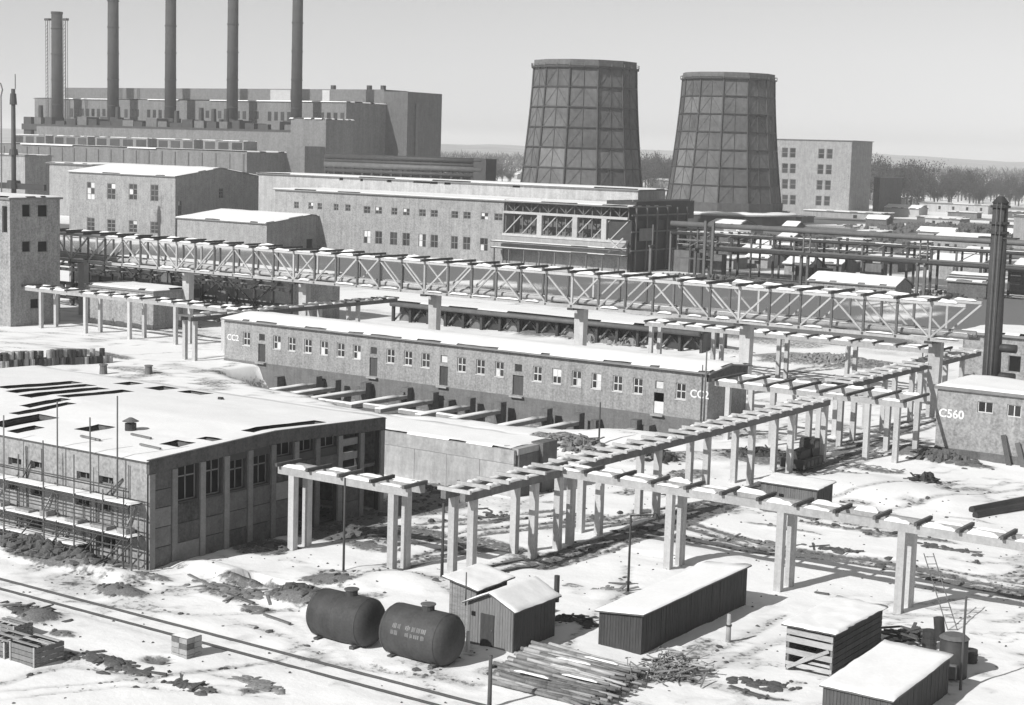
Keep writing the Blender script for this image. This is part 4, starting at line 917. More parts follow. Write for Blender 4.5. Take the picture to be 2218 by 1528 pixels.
# ------------------------------------------------------------------ power station
def power_station():
    Y1 = 560.; Xe = PY(535, 328, Y1).x; X0 = PY(-60, 310, Y1).x; z1 = PY(535, 330, Y1).z
    t = T('power_station', 'long stepped power station with roof lights and a dark end, upper left', 'power station', (X0, Y1, 0))
    def bay(nm, x0, x1, y0, y1, z, fm, em, b=-.5, snow=True, p=t):
        o = MB().box(x0, x1, y0, y1, b, z).build(nm, fm, p)
        if em != fm: MB().box(x1, x1+.3, y0+.02, y1, b, z-.02).build(nm+'_end', em, p)
        if snow: flat_snow(o, x0-.6, x1+.6, y0-.8, y1, z+.01, .5)
        return o
    bay('turbine_hall', X0, Xe, Y1, Y1+42, z1, 'far_brick', 'far_brick')
    for i in range(22):
        x = X0+8+i*(Xe-X0-10)/21; MB().box(x-.35, x+.35, Y1-.35, Y1-.01, -.5, z1-1).build('pilaster', 'concrete_dark', t)
    Ym = Y1+16
    for a, b, n in ((30, 99, 3), (116, 190, 3), (206, 320, 4), (340, 420, 3), (440, 528, 3)):
        xa, xb = PY(a, 300, Ym).x, PY(b, 305, Ym).x; zt = PY(b, 294+.03*(b-100), Ym).z
        m = MB().box(xa, xb, Ym, Ym+9, z1, zt).build('roof_light', 'far_brick', t); flat_snow(m, xa-.3, xb+.3, Ym-.3, Ym+9, zt+.01, .3)
        wd = (xb-xa)/n
        for k in range(n): MB().box(xa+k*wd+wd*.15, xa+(k+1)*wd-wd*.12, Ym-.12, Ym-.003, z1+.8, zt-.7).build('window', 'glass', m)
    Y2 = Y1+42; X2 = PY(630, 285, Y2).x
    z2 = PY(300, 279, Y2).z; bay('deaerator_bay', X0, X2, Y2, Y2+14, z2, 'far_brick', 'far_brick', snow=False)
    # ducts and fans in front of the boiler house
    Y3 = Y2+14; zd0 = PY(300, 270, Y3).z; n = 24
    for i in range(n):
        x = PY(48, 262, Y3).x+(X2-PY(48, 262, Y3).x)*i/n; h = RND.uniform(6, 10); wd = RND.uniform(5, 9)
        MB().box(x, x+wd, Y3+1, Y3+10, z2-6, z2+h*.75-1.5).build('duct', RND.choice(('steel_dark', 'concrete_dark', 'steel_dark')), t)
        if RND.random() < .3: MB().cyl((x+2, Y3+4, z2), (x+2, Y3+4, z2+h+3), 1.6, 1.2, 8).build('fan_pipe', 'steel_dark', t)
    MB().box(PY(46, 262, Y3).x, X2, Y3+.2, Y3+.9, z2-2, z2+1.3).build('duct_rail', 'steel_dark', t)
    Y4 = Y3+24; X4 = PY(750, 240, Y4).x; z4 = PY(750, 222, Y4).z; Y4e = PX(836, 240, X4).y
    bay('boiler_house', PY(75, 215, Y4).x, X4, Y4, Y4e, z4, 'far_brick', 'far_brick')
    for i in range(46):
        x = PY(150, 215, Y4).x+(X4-PY(150, 215, Y4).x)*i/46
        if RND.random() < .8: MB().box(x+.8, x+3.2, Y4-.12, Y4-.004, z4-9-RND.uniform(0, 1), z4-5.2).build('window', 'glass', t)
    Y5 = Y4e; xs5 = PY(140, 197, Y5).x; x5 = PY(832, 205, Y5).x; z5 = PY(600, 193, Y5).z
    cl = MB().box(xs5, x5, Y5, Y5+20, z4-4, z5).build('clerestory', 'concrete_dark', t)
    x = xs5+62
    while x < x5-4:
        wd = RND.uniform(5, 16)
        if RND.random() < .5: MB().box(x, min(x+wd, x5-1), Y5-.3, Y5-.003, z4+.8, z5-.5).build('pale_panel', 'far_white', cl)
        x += wd+RND.uniform(4, 10)
    X6 = PY(883, 230, Y5).x; z6 = PY(900, 199, Y5).z; Y6 = PX(957, 230, X6).y
    bay('bunker_block', x5, X6, Y5, Y6, z6, 'brick_dark', 'brick_dark', snow=False)
    MB().box(X6+.31, X6+.9, Y5+6, Y5+8, z6-34, z6-6).build('downpipe', 'steel', t)
    for xx in (722, 800, 830): q = PY(xx, 195, Y5+4); MB().box(q.x-1, q.x+1, Y5+3, Y5+5, z5-1, z5+2.2).build('roof_vent', 'steel_dark', t)
    # stair tower at the near corner
    Y7 = Y2-2; xa, xb = PY(630, 262, Y7).x, PY(706, 264, Y7).x; z7 = PY(706, 259, Y7).z; y7 = PX(766, 262, xb).y
    bay('stair_tower', xa, xb, Y7, y7, z7, 'far_brick', 'far_brick')
    xa2 = PY(652, 330, Y7).x; MB().box(xa2, xb-.5, Y7-14, Y7-.01, -.5, PY(690, 318, Y7-14).z).build('low_annex', 'far_brick', t)
    # dark pipes beside the end wall
    r = T('pipe_rack', 'dark horizontal pipe rack in front of the power station end wall', 'pipe rack', (xb+8, Y1-20, 0)); Yr = Y1-30
    for y_, rr in ((338, 1.1), (347, .7), (356, 1.3), (368, .8)):
        A = PY(705, y_, Yr); B = PY(1046, y_+14, Yr); MB().cyl(A, (B.x, Yr, A.z), rr, n=8).build('pipe', 'steel_dark' if y_ != 356 else 'steel', r, True)
    A = PY(705, 372, Yr); B = PY(1046, 386, Yr); n = 16
    for i in range(n+1): x = A.x+(B.x-A.x)*i/n; MB().box(x-.5, x+.5, Yr-.5, Yr+.5, -.5, PY(705, 338, Yr).z+.5).build('post', 'steel_dark', r)
    MB().box(B.x-4, B.x+2, Yr-1, Yr+6, -.5, PY(705, 338, Yr).z+1).build('pump_house', 'steel_dark', r)
    MB().box(A.x, B.x-6, Yr+2, Yr+3, -.5, PY(705, 366, Yr).z).build('screen', 'steel_dark', r)
    # chimneys
    Yc = Y3+12; names = ('shortest brick chimney, flanked by two thin lattice ladders, far left', 'first of the four tall dark chimneys, counted from the left', 'second of the four tall dark chimneys, counted from the left', 'third of the four tall dark chimneys, counted from the left', 'rightmost of the four tall dark chimneys, nearest the dark power station end')
    for k, xc in enumerate((124, 245, 369, 503, 642)):
        P = PY(xc, 235, Yc); c = T('chimney', names[k], 'chimney', (P.x, Yc, z2-6), 'power station chimneys'); zt = PY(xc, 26, Yc).z if k == 0 else 128.
        s = DIST(xc, 235, 1).length; D = math.hypot(P.x, Yc); r0, r1 = 12.2/F_PX*D, (11.2 if k == 0 else 10.6)/F_PX*D
        MB().cyl((P.x, Yc, z2-6), (P.x, Yc, zt), r0, r1, 24).build('shaft', 'stack', c, True)
        MB().cyl((P.x, Yc, zt-1.2), (P.x, Yc, zt), r1+.25, n=24).build('rim', 'steel_dark', c)
        for z in np.arange(z2+12, zt-4, 14): MB().cyl((P.x, Yc, z), (P.x, Yc, z+.5), r0*1.03, n=24, caps=False).build('band', 'steel_dark', c)
        MB().box(P.x-r0*2.2, P.x+r0*1.6, Yc-3, Yc+3, z2-6, z2+(6 if k else 3)).build('flue_base', 'steel_dark', c)
        if k == 0:
            for xx in (104, 142):
                q = PY(xx, 220, Yc); l = T('lattice_ladder', 'thin lattice hoist ladder ' + ('left' if xx == 104 else 'right') + ' of the shortest chimney', 'lattice mast', (q.x, Yc, z2-6)); zl = PY(xx, 45, Yc).z
                for dx, dy in ((-.8, -.8), (.8, -.8), (.8, .8), (-.8, .8)): MB().box(q.x+dx-.11, q.x+dx+.11, Yc+dy-.11, Yc+dy+.11, z2-6, zl).build('leg', 'steel', l)
                z = z2-5
                while z < zl-2: MB().beam((q.x-.8, Yc-.8, z), (q.x+.8, Yc-.8, z+1.8), .16, .16, (0, 1, 0)).build('rung', 'steel', l); z += 2.
                MB().box(q.x-1.8, q.x+1.8, Yc-1, Yc+1, zl, zl+1.2).build('head', 'steel_dark', l)
power_station()

# ------------------------------------------------------------------ cooling towers
def cooling_tower(cx_px, D, label, zt, rt, rb, zb, off, basin):
    P = DIST(cx_px, 330, D); cx, cy = P.x, P.y; t = T('cooling_tower', label, 'cooling tower', (cx, cy, 0), 'cooling towers')
    n, m = 12, 7; zs = [zb+(zt-2.2-zb)*j/m for j in range(m+1)]
    def rad(z): k = (z-zb)/(zt-zb); return rb+(rt-rb)*(1-(1-k)**1.45)
    def V(j, i, d=0.): z = zs[j]; a = off+2*math.pi*i/n; r = rad(z)+d; return Vector((cx+r*math.cos(a), cy+r*math.sin(a), z))
    core = MB(); P_ = [V(j, i, -.5) for j in range(m+1) for i in range(n)]
    core.add(P_, [(j*n+i, j*n+(i+1) % n, (j+1)*n+(i+1) % n, (j+1)*n+i) for j in range(m) for i in range(n)]); core.build('inner_shell', 'steel_dark', t)
    for j in range(m):
        for i in range(n):
            a, b, c, d = V(j, i), V(j, i+1), V(j+1, i+1), V(j+1, i); q = .025; mid_ = (a+b+c+d)/4
            a, b, c, d = [p+(mid_-p)*q for p in (a, b, c, d)]; o = (mid_-Vector((cx, cy, mid_.z))).normalized()*RND.uniform(.0, .15)
            A = [p+o for p in (a, b, c, d)]; B = [p-(mid_-Vector((cx, cy, mid_.z))).normalized()*.35 for p in (a, b, c, d)]
            MB().add(A+B, [(0, 1, 2, 3), (0, 4, 5, 1), (1, 5, 6, 2), (2, 6, 7, 3), (3, 7, 4, 0)]).build('cladding_panel', 'clad' if RND.random() < .72 else 'clad_pale', t)
            bb = MB(); e = o+(mid_-Vector((cx, cy, mid_.z))).normalized()*.2
            bb.beam((a+b)/2+e, (c+d)/2+e, .16, .12); k = (i+j) % 2
            bb.beam((a if k else b)+e, ((c+d)/2)+e, .09, .1); bb.beam((b if k else a)+e, ((c+d)/2)+e, .09, .1); bb.build('panel_batten', 'batten', t)
    for j in range(m+1):
        mb = MB()
        for i in range(n): mb.beam(V(j, i, .3), V(j, i+1, .3), .5, .45)
        mb.build('ring_beam', 'steel_dark', t)
    for i in range(n):
        mb = MB(); [mb.beam(V(j, i, .25), V(j+1, i, .25), .6, .5) for j in range(m)]; mb.build('rib', 'steel_dark', t)
    def ring(nm, r0, r1, z0, z1, mt, k=12):
        mb = MB(); Q = []
        for z, r in ((z0, r1), (z1, r1), (z1, r0), (z0, r0)):
            for i in range(k): a = off+2*math.pi*i/k; Q.append((cx+r*math.cos(a), cy+r*math.sin(a), z))
        mb.add(Q, [(s*k+i, s*k+(i+1) % k, ((s+1) % 4)*k+(i+1) % k, ((s+1) % 4)*k+i) for s in range(4) for i in range(k)]); return mb.build(nm, mt, t)
    ring('top_rim', rt-1., rt+.3, zt-2.4, zt+.2, 'clad_pale'); ring('walkway', rt+.1, rt+1.3, zt-2.6, zt-2.1, 'steel_dark'); ring('railing', rt+1.2, rt+1.3, zt-1.2, zt-1.0, 'steel')
    for i in range(24): a = off+2*math.pi*i/24; r = (rt+1.25)*(1 if i % 2 == 0 else math.cos(math.pi/12)); MB().box(cx+r*math.cos(a)-.1, cx+r*math.cos(a)+.1, cy+r*math.sin(a)-.1, cy+r*math.sin(a)+.1, zt-2.1, zt-1.).build('railing_post', 'steel', t)
    ring('skirt', rb-.6, rb+1.2, zb-4.2, zb+.3, 'clad')
    if basin:
        ring('louvre_wall', rb+.5, rb+4.4, zb-7, zb-3.2, 'concrete_dark', 36)
        b = ring('basin', rb+3, rb+6.8, -.5, 3.8, 'steel_dark', 48); ring('basin_rim', rb+2.5, rb+7.3, 3.8, 4.4, 'concrete', 48)
        mb = MB(); k = 48; Q = []
        for r, z in ((rb+2.6, 4.6), (rb+3.6, 5.4), (rb+6.4, 5.0), (rb+7.2, 4.42)):
            for i in range(k): a = 2*math.pi*i/k; Q.append((cx+r*math.cos(a), cy+r*math.sin(a), z+.5*mnoise.noise((i*.9, r, 0))*(z > 4.5)))
        mb.add(Q, [(s*k+i, (s+1)*k+i, (s+1)*k+(i+1) % k, s*k+(i+1) % k) for s in range(3) for i in range(k)]); mb.build('snow', 'snow', t, True)
    else: ring('basin', rb-4, rb+4, -.5, 4, 'concrete_dark', 24)
cooling_tower(1262, 618., 'nearer cooling tower of dark panels, left of the pair', 60.8, 19.0, 23.6, 8., math.radians(16), False)
cooling_tower(1571, 720., 'farther cooling tower with a snow-ringed basin, right of the pair', 62.6, 19.2, 24.2, 8.6, math.radians(22), True)

# ------------------------------------------------------------------ tall block on the right
YH = 765.; xh0, xh1 = PY(1640, 297, YH).x, PY(1846, 303, YH).x; zh = PY(1846, 306, YH).z; yh1 = PX(1890, 310, xh1).y
rows = ((320, 342), (354, 376), (388, 410), (422, 444))
wn_ = []
for k, (a, b) in enumerate(rows):
    for xl in (1694, 1711, 1773-2*k, 1791-2*k): wn_.append((xl, a+(.03*(xl-1694)), xl+12, b+(.03*(xl-1694))))
block('tall_block', 'tall pale block with pairs of windows right of the cooling towers', xh0, xh1, YH, yh1, zh, so(YH, *wn_), (), 'brick', 'brick', over=.6, snow=False, nx=1, nz=2, pale=0, bar=.25, depth=.4)
block('low_annex', 'low annex with small windows at the foot of the tall pale block', xh1-18, PY(1908, 480, YH-12).x, YH-12, YH+4, PY(1900, 464, YH-12).z, so(YH-12, (1848, 466, 1856, 474), (1888, 466, 1898, 476)), (), 'brick', 'brick', over=.5, nx=1, nz=1, pale=0)
block('rear_block', 'narrow dark block behind the right side of the tall pale block', xh1-4, PY(1906, 395, YH+40).x, YH+40, YH+70, PY(1900, 385, YH+40).z, (), (), 'brick_dark', 'brick_dark', over=.5, snow=False)

# ------------------------------------------------------------------ pipe rack across the far yard, right
def yard_rack():
    Y = 343.; t = T('yard_pipe_rack', 'two-level pipe rack crossing the far yard behind the steel stack', 'pipe rack', (-130, Y, 0))
    zu, zl = PY(1740, 500, Y).z, PY(1740, 552, Y).z; X0 = PY(1455, 470, Y).x; X1 = -20
    MB().cyl((X0, Y, zu), (X1, Y, zu), .62, n=10).build('pipe', 'steel', t, True); MB().cyl((X0, Y+1.6, zu-.3), (X1, Y+1.6, zu-.3), .4, n=8).build('pipe', 'concrete', t, True); MB().cyl((X0+9, Y, zl), (X1, Y, zl), .5, n=10).build('pipe', 'steel_dark', t, True)
    MB().cyl((X0+9, Y+1.4, zl+.3), (X1, Y+1.4, zl+.3), .42, n=8).build('pipe', 'steel', t, True)
    for x in (-196, -184, -157.2, -155.6, -130, -128.4, -103, -101.4, -76, -50):
        MB().box(x-.28, x+.28, Y-.3, Y+.3, -.5, zl-.5).build('post', 'steel', t); MB().box(x-.25, x+.25, Y-.8, Y+2.2, zl-.49, zl-.1).build('bracket', 'steel', t); MB().box(x-.14, x+.14, Y+.6, Y+.9, zl-.1, zu-.6).build('hanger', 'steel', t)
    x = PY(1530, 520, Y).x
    for dx in (0, 2): MB().box(x+dx-.3, x+dx+.3, Y-.9, Y-.4, -.5, zu+1).build('riser', 'steel', t)
    for z in (zu-4, zu-1.5, zl-3): MB().box(X0, x, Y+3, Y+3.4, z, z+.35).build('stay', 'steel', t)
yard_rack()
def dense_rack(label, Y, X0, X1, zs, step, seed):
    R = random.Random(seed); t = T('equipment_rack', label, 'pipe rack', (X0, Y, 0), 'equipment racks in the far yard'); n = int((X1-X0)/step)
    pm = MB().box(-.2, .2, -.2, .2, -.5, zs[-1]+.4).mesh('post', 'steel'); pd = MB().box(-.25, .25, -.2, .2, -.5, zs[-1]+1.).mesh('post', 'steel_dark')
    for i in range(n+1):
        for dy in (0, 4): inst('post', R.choice((pm, pd)), t, (X0+i*step+R.uniform(-.3, .3), Y+dy, 0))
    for z in zs:
        for dy in (0, 1.3, 2.6, 4): MB().cyl((X0+R.uniform(0, 8), Y+dy, z), (X1-R.uniform(0, 8), Y+dy, z), R.uniform(.2, .5), n=8).build('pipe', R.choice(('steel_dark', 'steel', 'steel_dark')), t, True)
        p = snow_slab(t, X0+2, X1-3, Y-.3, Y+.3, lambda a, b: z+.4, th=.1, n=20, edge=.1)
    for i in range(n):
        if R.random() < .5: h = R.uniform(1.5, zs[-1]*.75); w = R.uniform(1.5, step); MB().box(X0+i*step, X0+i*step+w, Y+1, Y+3.5, -.4, h).build('vessel', R.choice(('steel_dark', 'concrete_dark', 'steel_dark')), t)
        if R.random() < .4: MB().beam((X0+i*step, Y-.3, zs[0]), (X0+(i+1)*step, Y-.3, zs[-1]), .2, .2, (0, 1, 0)).build('brace', 'steel', t)
dense_rack('dark equipment rack right of the dark end block, behind the two-level pipe rack', 356., -198, -66, (6.5, 9.5), 5.5, 3)
dense_rack('dark equipment rack farther back below the cooling tower basin', 425., -250, -150, (3.5, 6.), 6.5, 4)

# ------------------------------------------------------------------ small buildings of the far yard
far_list = [  # x-left, x-right, base row, top row, depth, wall, label
    (1500, 1588, 580, 560, 8, 'concrete', 'low pale shed under the pipe rack just right of the dark end block'),
    (1598, 1655, 572, 548, 10, 'brick_dark', 'dark brick shed standing in the open snow under the pipe rack'),
    (1698, 1752, 597, 574, 8, 'brick', 'first small brick house right of the first rack posts'),
    (1762, 1822, 596, 572, 9, 'brick_dark', 'second small dark house right of the first rack posts'),
    (1752, 1938, 648, 616, 9, 'brick', 'long low shed with a broad snowy roof behind the lattice gallery at right'),
    (1870, 1960, 585, 560, 10, 'concrete', 'pale shed below the lower rack pipe, left of the stack'),
    (2010, 2128, 606, 570, 12, 'brick', 'brick house with a snowy roof left of the stack, below the rack'),
    (2020, 2140, 560, 520, 14, 'brick', 'grey house between the rack pipes left of the stack'),
    (1985, 2068, 490, 472, 14, 'brick_dark', 'dark long shed in the middle of the far yard'),
    (1912, 1990, 470, 452, 12, 'far_white', 'white shed right of the low annex in the far yard'),
    (1922, 1985, 443, 430, 14, 'pale_wall', 'small pale shed right of the tall block, far off'),
    (1990, 2140, 462, 443, 12, 'pale_wall', 'long pale barrack with a snowy roof left of the stack head'),
    (2000, 2120, 432, 420, 12, 'pale_wall', 'long far barrack under the wooded slope'),
    (1908, 1990, 418, 408, 14, 'pale_wall', 'farthest white roofed barrack right of the tall block'),
    (2050, 2130, 412, 402, 14, 'concrete', 'farthest barrack left of the stack head'),
    (2192, 2260, 540, 470, 16, 'brick', 'grey block right of the stack, on the right edge'),
    (2185, 2270, 640, 590, 12, 'brick_dark', 'dark house right of the stack, below the rack'),
    (2050, 2135, 645, 612, 8, 'brick_dark', 'dark shed just left of the stack behind the gallery'),
    (1400, 1450, 412, 392, 14, 'concrete', 'small snowy-roofed house between the two cooling towers'),
    (1060, 1120, 388, 378, 14, 'concrete', 'small snowy-roofed house left of the nearer cooling tower'),
]
for k in range(34):
    x = 1470+(k*97) % 760; y = 455+((k*53) % 150); w_ = 22+(k*37) % 60
    if 1740 < x+w_ and x < 1945 and 595 < y: continue
    far_list.append((x, x+w_, y, y-9-(k*7) % 13, 7+(k % 3)*3, ('brick_dark', 'concrete', 'far_brick', 'brick_dark')[k % 4], ('dark', 'pale', 'grey', 'sooty')[k % 4]+' little yard shed, number %d in from the cooling towers along the far yard' % (k+1)))
far_list = [f[:6]+(f[6] if 'number' not in f[6] else '%s little yard shed %s' % (f[6].split()[0], ('just right of the open steel bay', 'below the farther cooling tower', 'below the tall pale block', 'right of the tall pale block', 'left of the stack', 'right of the stack')[min(5, int((f[0]-1470)/127))]+(', farther row' if f[2] < 505 else ', middle row' if f[2] < 555 else ', nearer row')),) for f in far_list]
for (xa, xb, yb, yt, dp, wm, lb) in far_list:
    g = G((xa+xb)/2, yb); Y = g.y; A = PY(xa, yb, Y).x; B = PY(xb, yb, Y).x; z = max(2.4, PY((xa+xb)/2, yt, Y).z)
    n = max(1, int((B-A)/7)); wl = [(A+(B-A)*(i+.5)/n-.7, A+(B-A)*(i+.5)/n+.7, z*.35, z*.75) for i in range(n)] if wm in ('brick', 'pale_wall', 'concrete') else []
    block('yard_house', lb, A, B, Y, Y+dp, z, wl, (), wm, wm, over=.5, roof='gable' if len(lb) % 2 else 'flat', rise=1.6, nx=1, nz=1, pale=.1, group='small buildings in the far yard')

# ------------------------------------------------------------------ posts and lamps
def post(name, label, x, yb, yt, r, m, cat='post', arm=None, z0=0.):
    P = G(x, yb, z0); zt = ZT(P, x, yt); t = T(name, label, cat, (P.x, P.y, z0)); MB().cyl((P.x, P.y, z0-.6), (P.x, P.y, zt), r, r*.75, 10).build('pole', m, t, True)
    if arm:
        MB().cyl((P.x, P.y, zt-.05), (P.x+arm[0], P.y+arm[1], zt-.02), r*.5, n=8).build('arm', m, t); MB().cyl((P.x+arm[0], P.y+arm[1], zt-.22), (P.x+arm[0], P.y+arm[1], zt+.05), .26, .1, 10).build('lamp_head', 'steel_dark', t)
    return t
post('lamp_post', 'thin dark lamp post with one arm behind the long plank shed', 1360, 1288, 1116, .09, 'steel_dark', 'lamp', (1.1, 1.3))
post('pole', 'thin dark pole standing before the short trestle', 744, 1236, 1035, .09, 'wood_dark')
post('pole', 'thin dark pole on the snow in front of the excavation', 1297, 965, 872, .1, 'wood_dark')
post('pole', 'dark pole beside the end columns of the diagonal trestle', 957, 1251, 1090, .12, 'steel_dark')
post('pole', 'tall thin pole at the lettered corner of the long brick building', 1524, 921, 760, .1, 'steel')
post('fence_post', 'stout dark post in front of the timber stack', 1060, 1530, 1420, .13, 'wood_dark')
t = post('marker_post', 'pale wooden post with a dark band beside the long plank shed', 1577, 1392, 1330, .17, 'wood_pale')
P = G(1577, 1392); MB().cyl((P.x, P.y, 1.0), (P.x, P.y, 1.1), .185, n=10).build('band', 'steel_dark', t)
post('short_post', 'short white post beside the door of the gabled hut', 1013, 1412, 1368, .15, 'frame_white')
post('pole', 'thin slanting pole by the ladder at lower right', 2080, 1495, 1292, .08, 'wood_dark')
post('pole', 'thin stick rising from the roof of the pale lean-to hut', 1009, 1290, 1240, .05, 'wood_dark', z0=2.6)
# leaning ladder
A, B = G(2068, 1372), Vector((G(2068, 1372).x-2.4, G(2068, 1372).y+1.2, 4.4)); l = T('ladder', 'thin wooden ladder leaning at lower right beside the slanting pole', 'ladder', A)
for s in (-.22, .22): MB().cyl(A+Vector((s, s, -.2)), B+Vector((s, s, 0)), .035, n=6).build('rail', 'wood', l)
for i in range(11): q = A+(B-A)*(i+.5)/11; MB().cyl(q+Vector((-.22, -.22, 0)), q+Vector((.22, .22, 0)), .025, n=6).build('rung', 'wood', l)
# site boiler and barrels
P = G(2062, 1468); b = T('site_boiler', 'dark upright site boiler with a short flue beside the low snowy shed', 'boiler', (P.x, P.y, 0))
MB().cyl((P.x, P.y, -.2), (P.x, P.y, 2.3), .8, .78, 16).build('body', 'steel_dark', b, True); MB().cyl((P.x, P.y, 2.3), (P.x, P.y, 2.5), .85, .6, 16).build('lid', 'steel', b); MB().cyl((P.x-.9, P.y+.3, 1.9), (P.x-1.1, P.y+.35, 3.2), .3, .3, 12).build('flue', 'steel_dark', b); MB().box(P.x-.5, P.x+.5, P.y-.95, P.y-.7, .2, 1.).build('fire_door', 'steel', b)
for k, (x, y, h) in enumerate(((2012, 1408, 1.2), (2100, 1440, .9))):
    P = G(x, y); b = MB().cyl((P.x, P.y, -.1), (P.x, P.y, h), .42, n=14).cyl((P.x, P.y, h*.33), (P.x, P.y, h*.37), .45, n=14).cyl((P.x, P.y, h*.66), (P.x, P.y, h*.7), .45, n=14).build('barrel', 'steel_dark', label='dark barrel ' + ('behind' if k == 0 else 'right of') + ' the site boiler', cat='barrel', group='barrels by the site boiler')
for k, (x, y, w, d, h, lb) in enumerate(((1935, 1398, 2.2, 1.6, .9, 'dark lumber heap behind the slatted shed'), (1985, 1385, 1.3, 1.2, .8, 'small dark lumber heap right of the slatted shed'))):
    P = G(x, y); mb = MB()
    for i in range(16): c = Vector((P.x+RND.uniform(-w, w)*.5, P.y+RND.uniform(-d, d)*.5, RND.uniform(.05, h))); a = RND.uniform(0, 3.1); dv = Vector((math.cos(a), math.sin(a), RND.uniform(-.2, .2)))*RND.uniform(.5, 1.1); mb.beam(c-dv, c+dv, .2, .08)
    mb.build('lumber_heap', 'timber', label=lb, cat='lumber', kind='stuff')

# ------------------------------------------------------------------ timber stack: every pole its own thing
A, B = G(1062, 1442), G(1385, 1512)
pole_meshes = []
for k in range(7):
    L = RND.uniform(5.6, 8.0); r = RND.uniform(.09, .14); mb = MB(); pts = [Vector((L*(i/4-.5), .05*math.sin(i*1.7+k), .03*math.sin(i+k*2.))) for i in range(5)]
    for p, q in zip(pts[:-1], pts[1:]): mb.cyl(p, q, r*(1.05-.08*pts.index(p)), r*(1.05-.08*(pts.index(p)+1)), 7)
    pole_meshes.append(mb.mesh('timber_pole', 'wood_pale' if k % 2 else 'wood', True))
for i in range(120):
    lay = i//30; y = 71.2+(i % 30)*.215+.12*lay+RND.uniform(-.12, .12); x = -46.2-.16*(y-72)+RND.uniform(-.8, .8)
    o = inst('timber_pole', RND.choice(pole_meshes), None, (x, y, .1+lay*.16*(1-.5*abs((i % 30)/15-1))+RND.uniform(0, .12)), rot=(RND.uniform(0, 6), RND.uniform(-.025, .025), RND.uniform(-.06, .06)+(RND.uniform(-.5, .5) if RND.random() < .08 else 0)))
    tag(o, 'rough timber pole lying in the stack between the gabled hut and the dark post', 'timber pole', 'poles in the timber stack')
    if RND.random() < .3 and lay == 3: pass
sn_ = snow_bar(2.2, .22, .07)
for i in range(5):
    o = inst('snow_ridge', sn_, None, (-46.5+RND.uniform(-1.5, 1.5), 72+i*1.2, .74+RND.uniform(-.1, .05)), RND.uniform(-.08, .08)); tag(o, 'thin ridge of snow lying on the timber stack', 'snow', 'snow on the timber stack')
P = G(1452, 1462); mb = MB()
for i in range(150): c = Vector((P.x+RND.gauss(0, .8), P.y+RND.gauss(0, 1.0), abs(RND.gauss(.1, .5)))); a = RND.uniform(0, 6.3); dv = Vector((math.cos(a), math.sin(a), RND.uniform(-.5, .5)))*RND.uniform(.25, .8); mb.cyl(c-dv, c+dv, RND.uniform(.02, .06), n=5)
mb.build('brush_pile', 'wood', label='tangled pile of brushwood at the end of the timber stack', cat='brushwood', kind='stuff')
mb = MB()
for i in range(26): c = Vector((P.x+RND.gauss(.2, .7), P.y+1+RND.gauss(0, .8), .7+RND.uniform(-.2, .3))); a = RND.uniform(0, 6.3); dv = Vector((math.cos(a), math.sin(a), RND.uniform(-.4, .4)))*.5; mb.cyl(c-dv, c+dv, .05, n=5)
mb.build('pale_brush', 'wood_pale', label='pale split sticks on top of the brushwood pile', cat='brushwood', kind='stuff')

# ------------------------------------------------------------------ crates, brick stack, drums
def crate(label, x0, x1, y0, y1, h):
    t = T('wooden_crate', label, 'crate', ((x0+x1)/2, (y0+y1)/2, 0), 'wooden crates by the railway'); n = 4
    for j in range(n):
        za, zb = j*h/n+.02, (j+1)*h/n-.02
        for nm, b in (('board', (x0, x1, y0, y0+.04)), ('board', (x0, x1, y1-.04, y1)), ('board', (x0, x0+.04, y0+.045, y1-.045)), ('board', (x1-.04, x1, y0+.045, y1-.045))): MB().box(*b, za-.05, zb-.05).build(nm, 'wood', t)
    for x in (x0+.07, x1-.07): MB().box(x-.06, x+.06, y0-.05, y0-.003, -.1, h).build('batten', 'wood_pale', t)
    for y in (y0+.3, (y0+y1)/2, y1-.3): MB().box(x0, x1, y-.1, y+.1, h-.03, h+.01).build('lid_board', 'wood_pale', t)
P = G(66, 1440)
crate('near wooden crate with battens at the lower left edge', P.x-1.35, P.x+.75, P.y-.3, P.y+1.7, 1.15)
crate('wooden crate cut by the left edge beside the near battened crate', P.x-3.4, P.x-1.6, P.y-.4, P.y+1.6, 1.0)
P = G(15, 1385); crate('far small wooden crate behind the battened ones at the lower left edge', P.x-1.2, P.x+.7, P.y, P.y+1.3, .9)
P = G(388, 1424); t = T('block_stack', 'small stack of pale blocks standing alone just below the railway', 'block stack', (P.x, P.y, 0))
for i in range(2):
    for j in range(2):
        for k in range(4): MB().box(P.x-.62+i*.62, P.x-.03+i*.62, P.y+j*.6, P.y+.57+j*.6, -.1+k*.31, .2+k*.31-.015).build('block', 'concrete' if RND.random() < .7 else 'concrete_dark', t)
flat_snow(t, P.x-.6, P.x+.58, P.y, P.y+1.1, 1.14, .08)
dm = MB().cyl((0, 0, 0), (0, 0, .95), .34, n=12).cyl((0, 0, .3), (0, 0, .34), .36, n=12).cyl((0, 0, .62), (0, 0, .66), .36, n=12)
dms = [dm.mesh('steel_drum', 'steel_dark', False), dm.mesh('steel_drum', 'steel', False), dm.mesh('steel_drum', 'concrete', False)]
A, B = G(-10, 800), G(222, 786)
for lay in range(2):
    for row in range(3):
        for i in range(24):
            if RND.random() < (.15, .5)[lay]: continue
            f = (i+.5)/24; x = A.x+(B.x-A.x)*f+RND.uniform(-.1, .1); y = A.y+(B.y-A.y)*f+row*.8+RND.uniform(-.3, .3)
            o = inst('steel_drum', dms[min(2, int(RND.random()*3))], None, (x, y, gz(x, y)+lay*.96)); tag(o, 'steel drum in the two-tier row on the snow below the left trestle', 'drum', 'drums in the two-tier row')
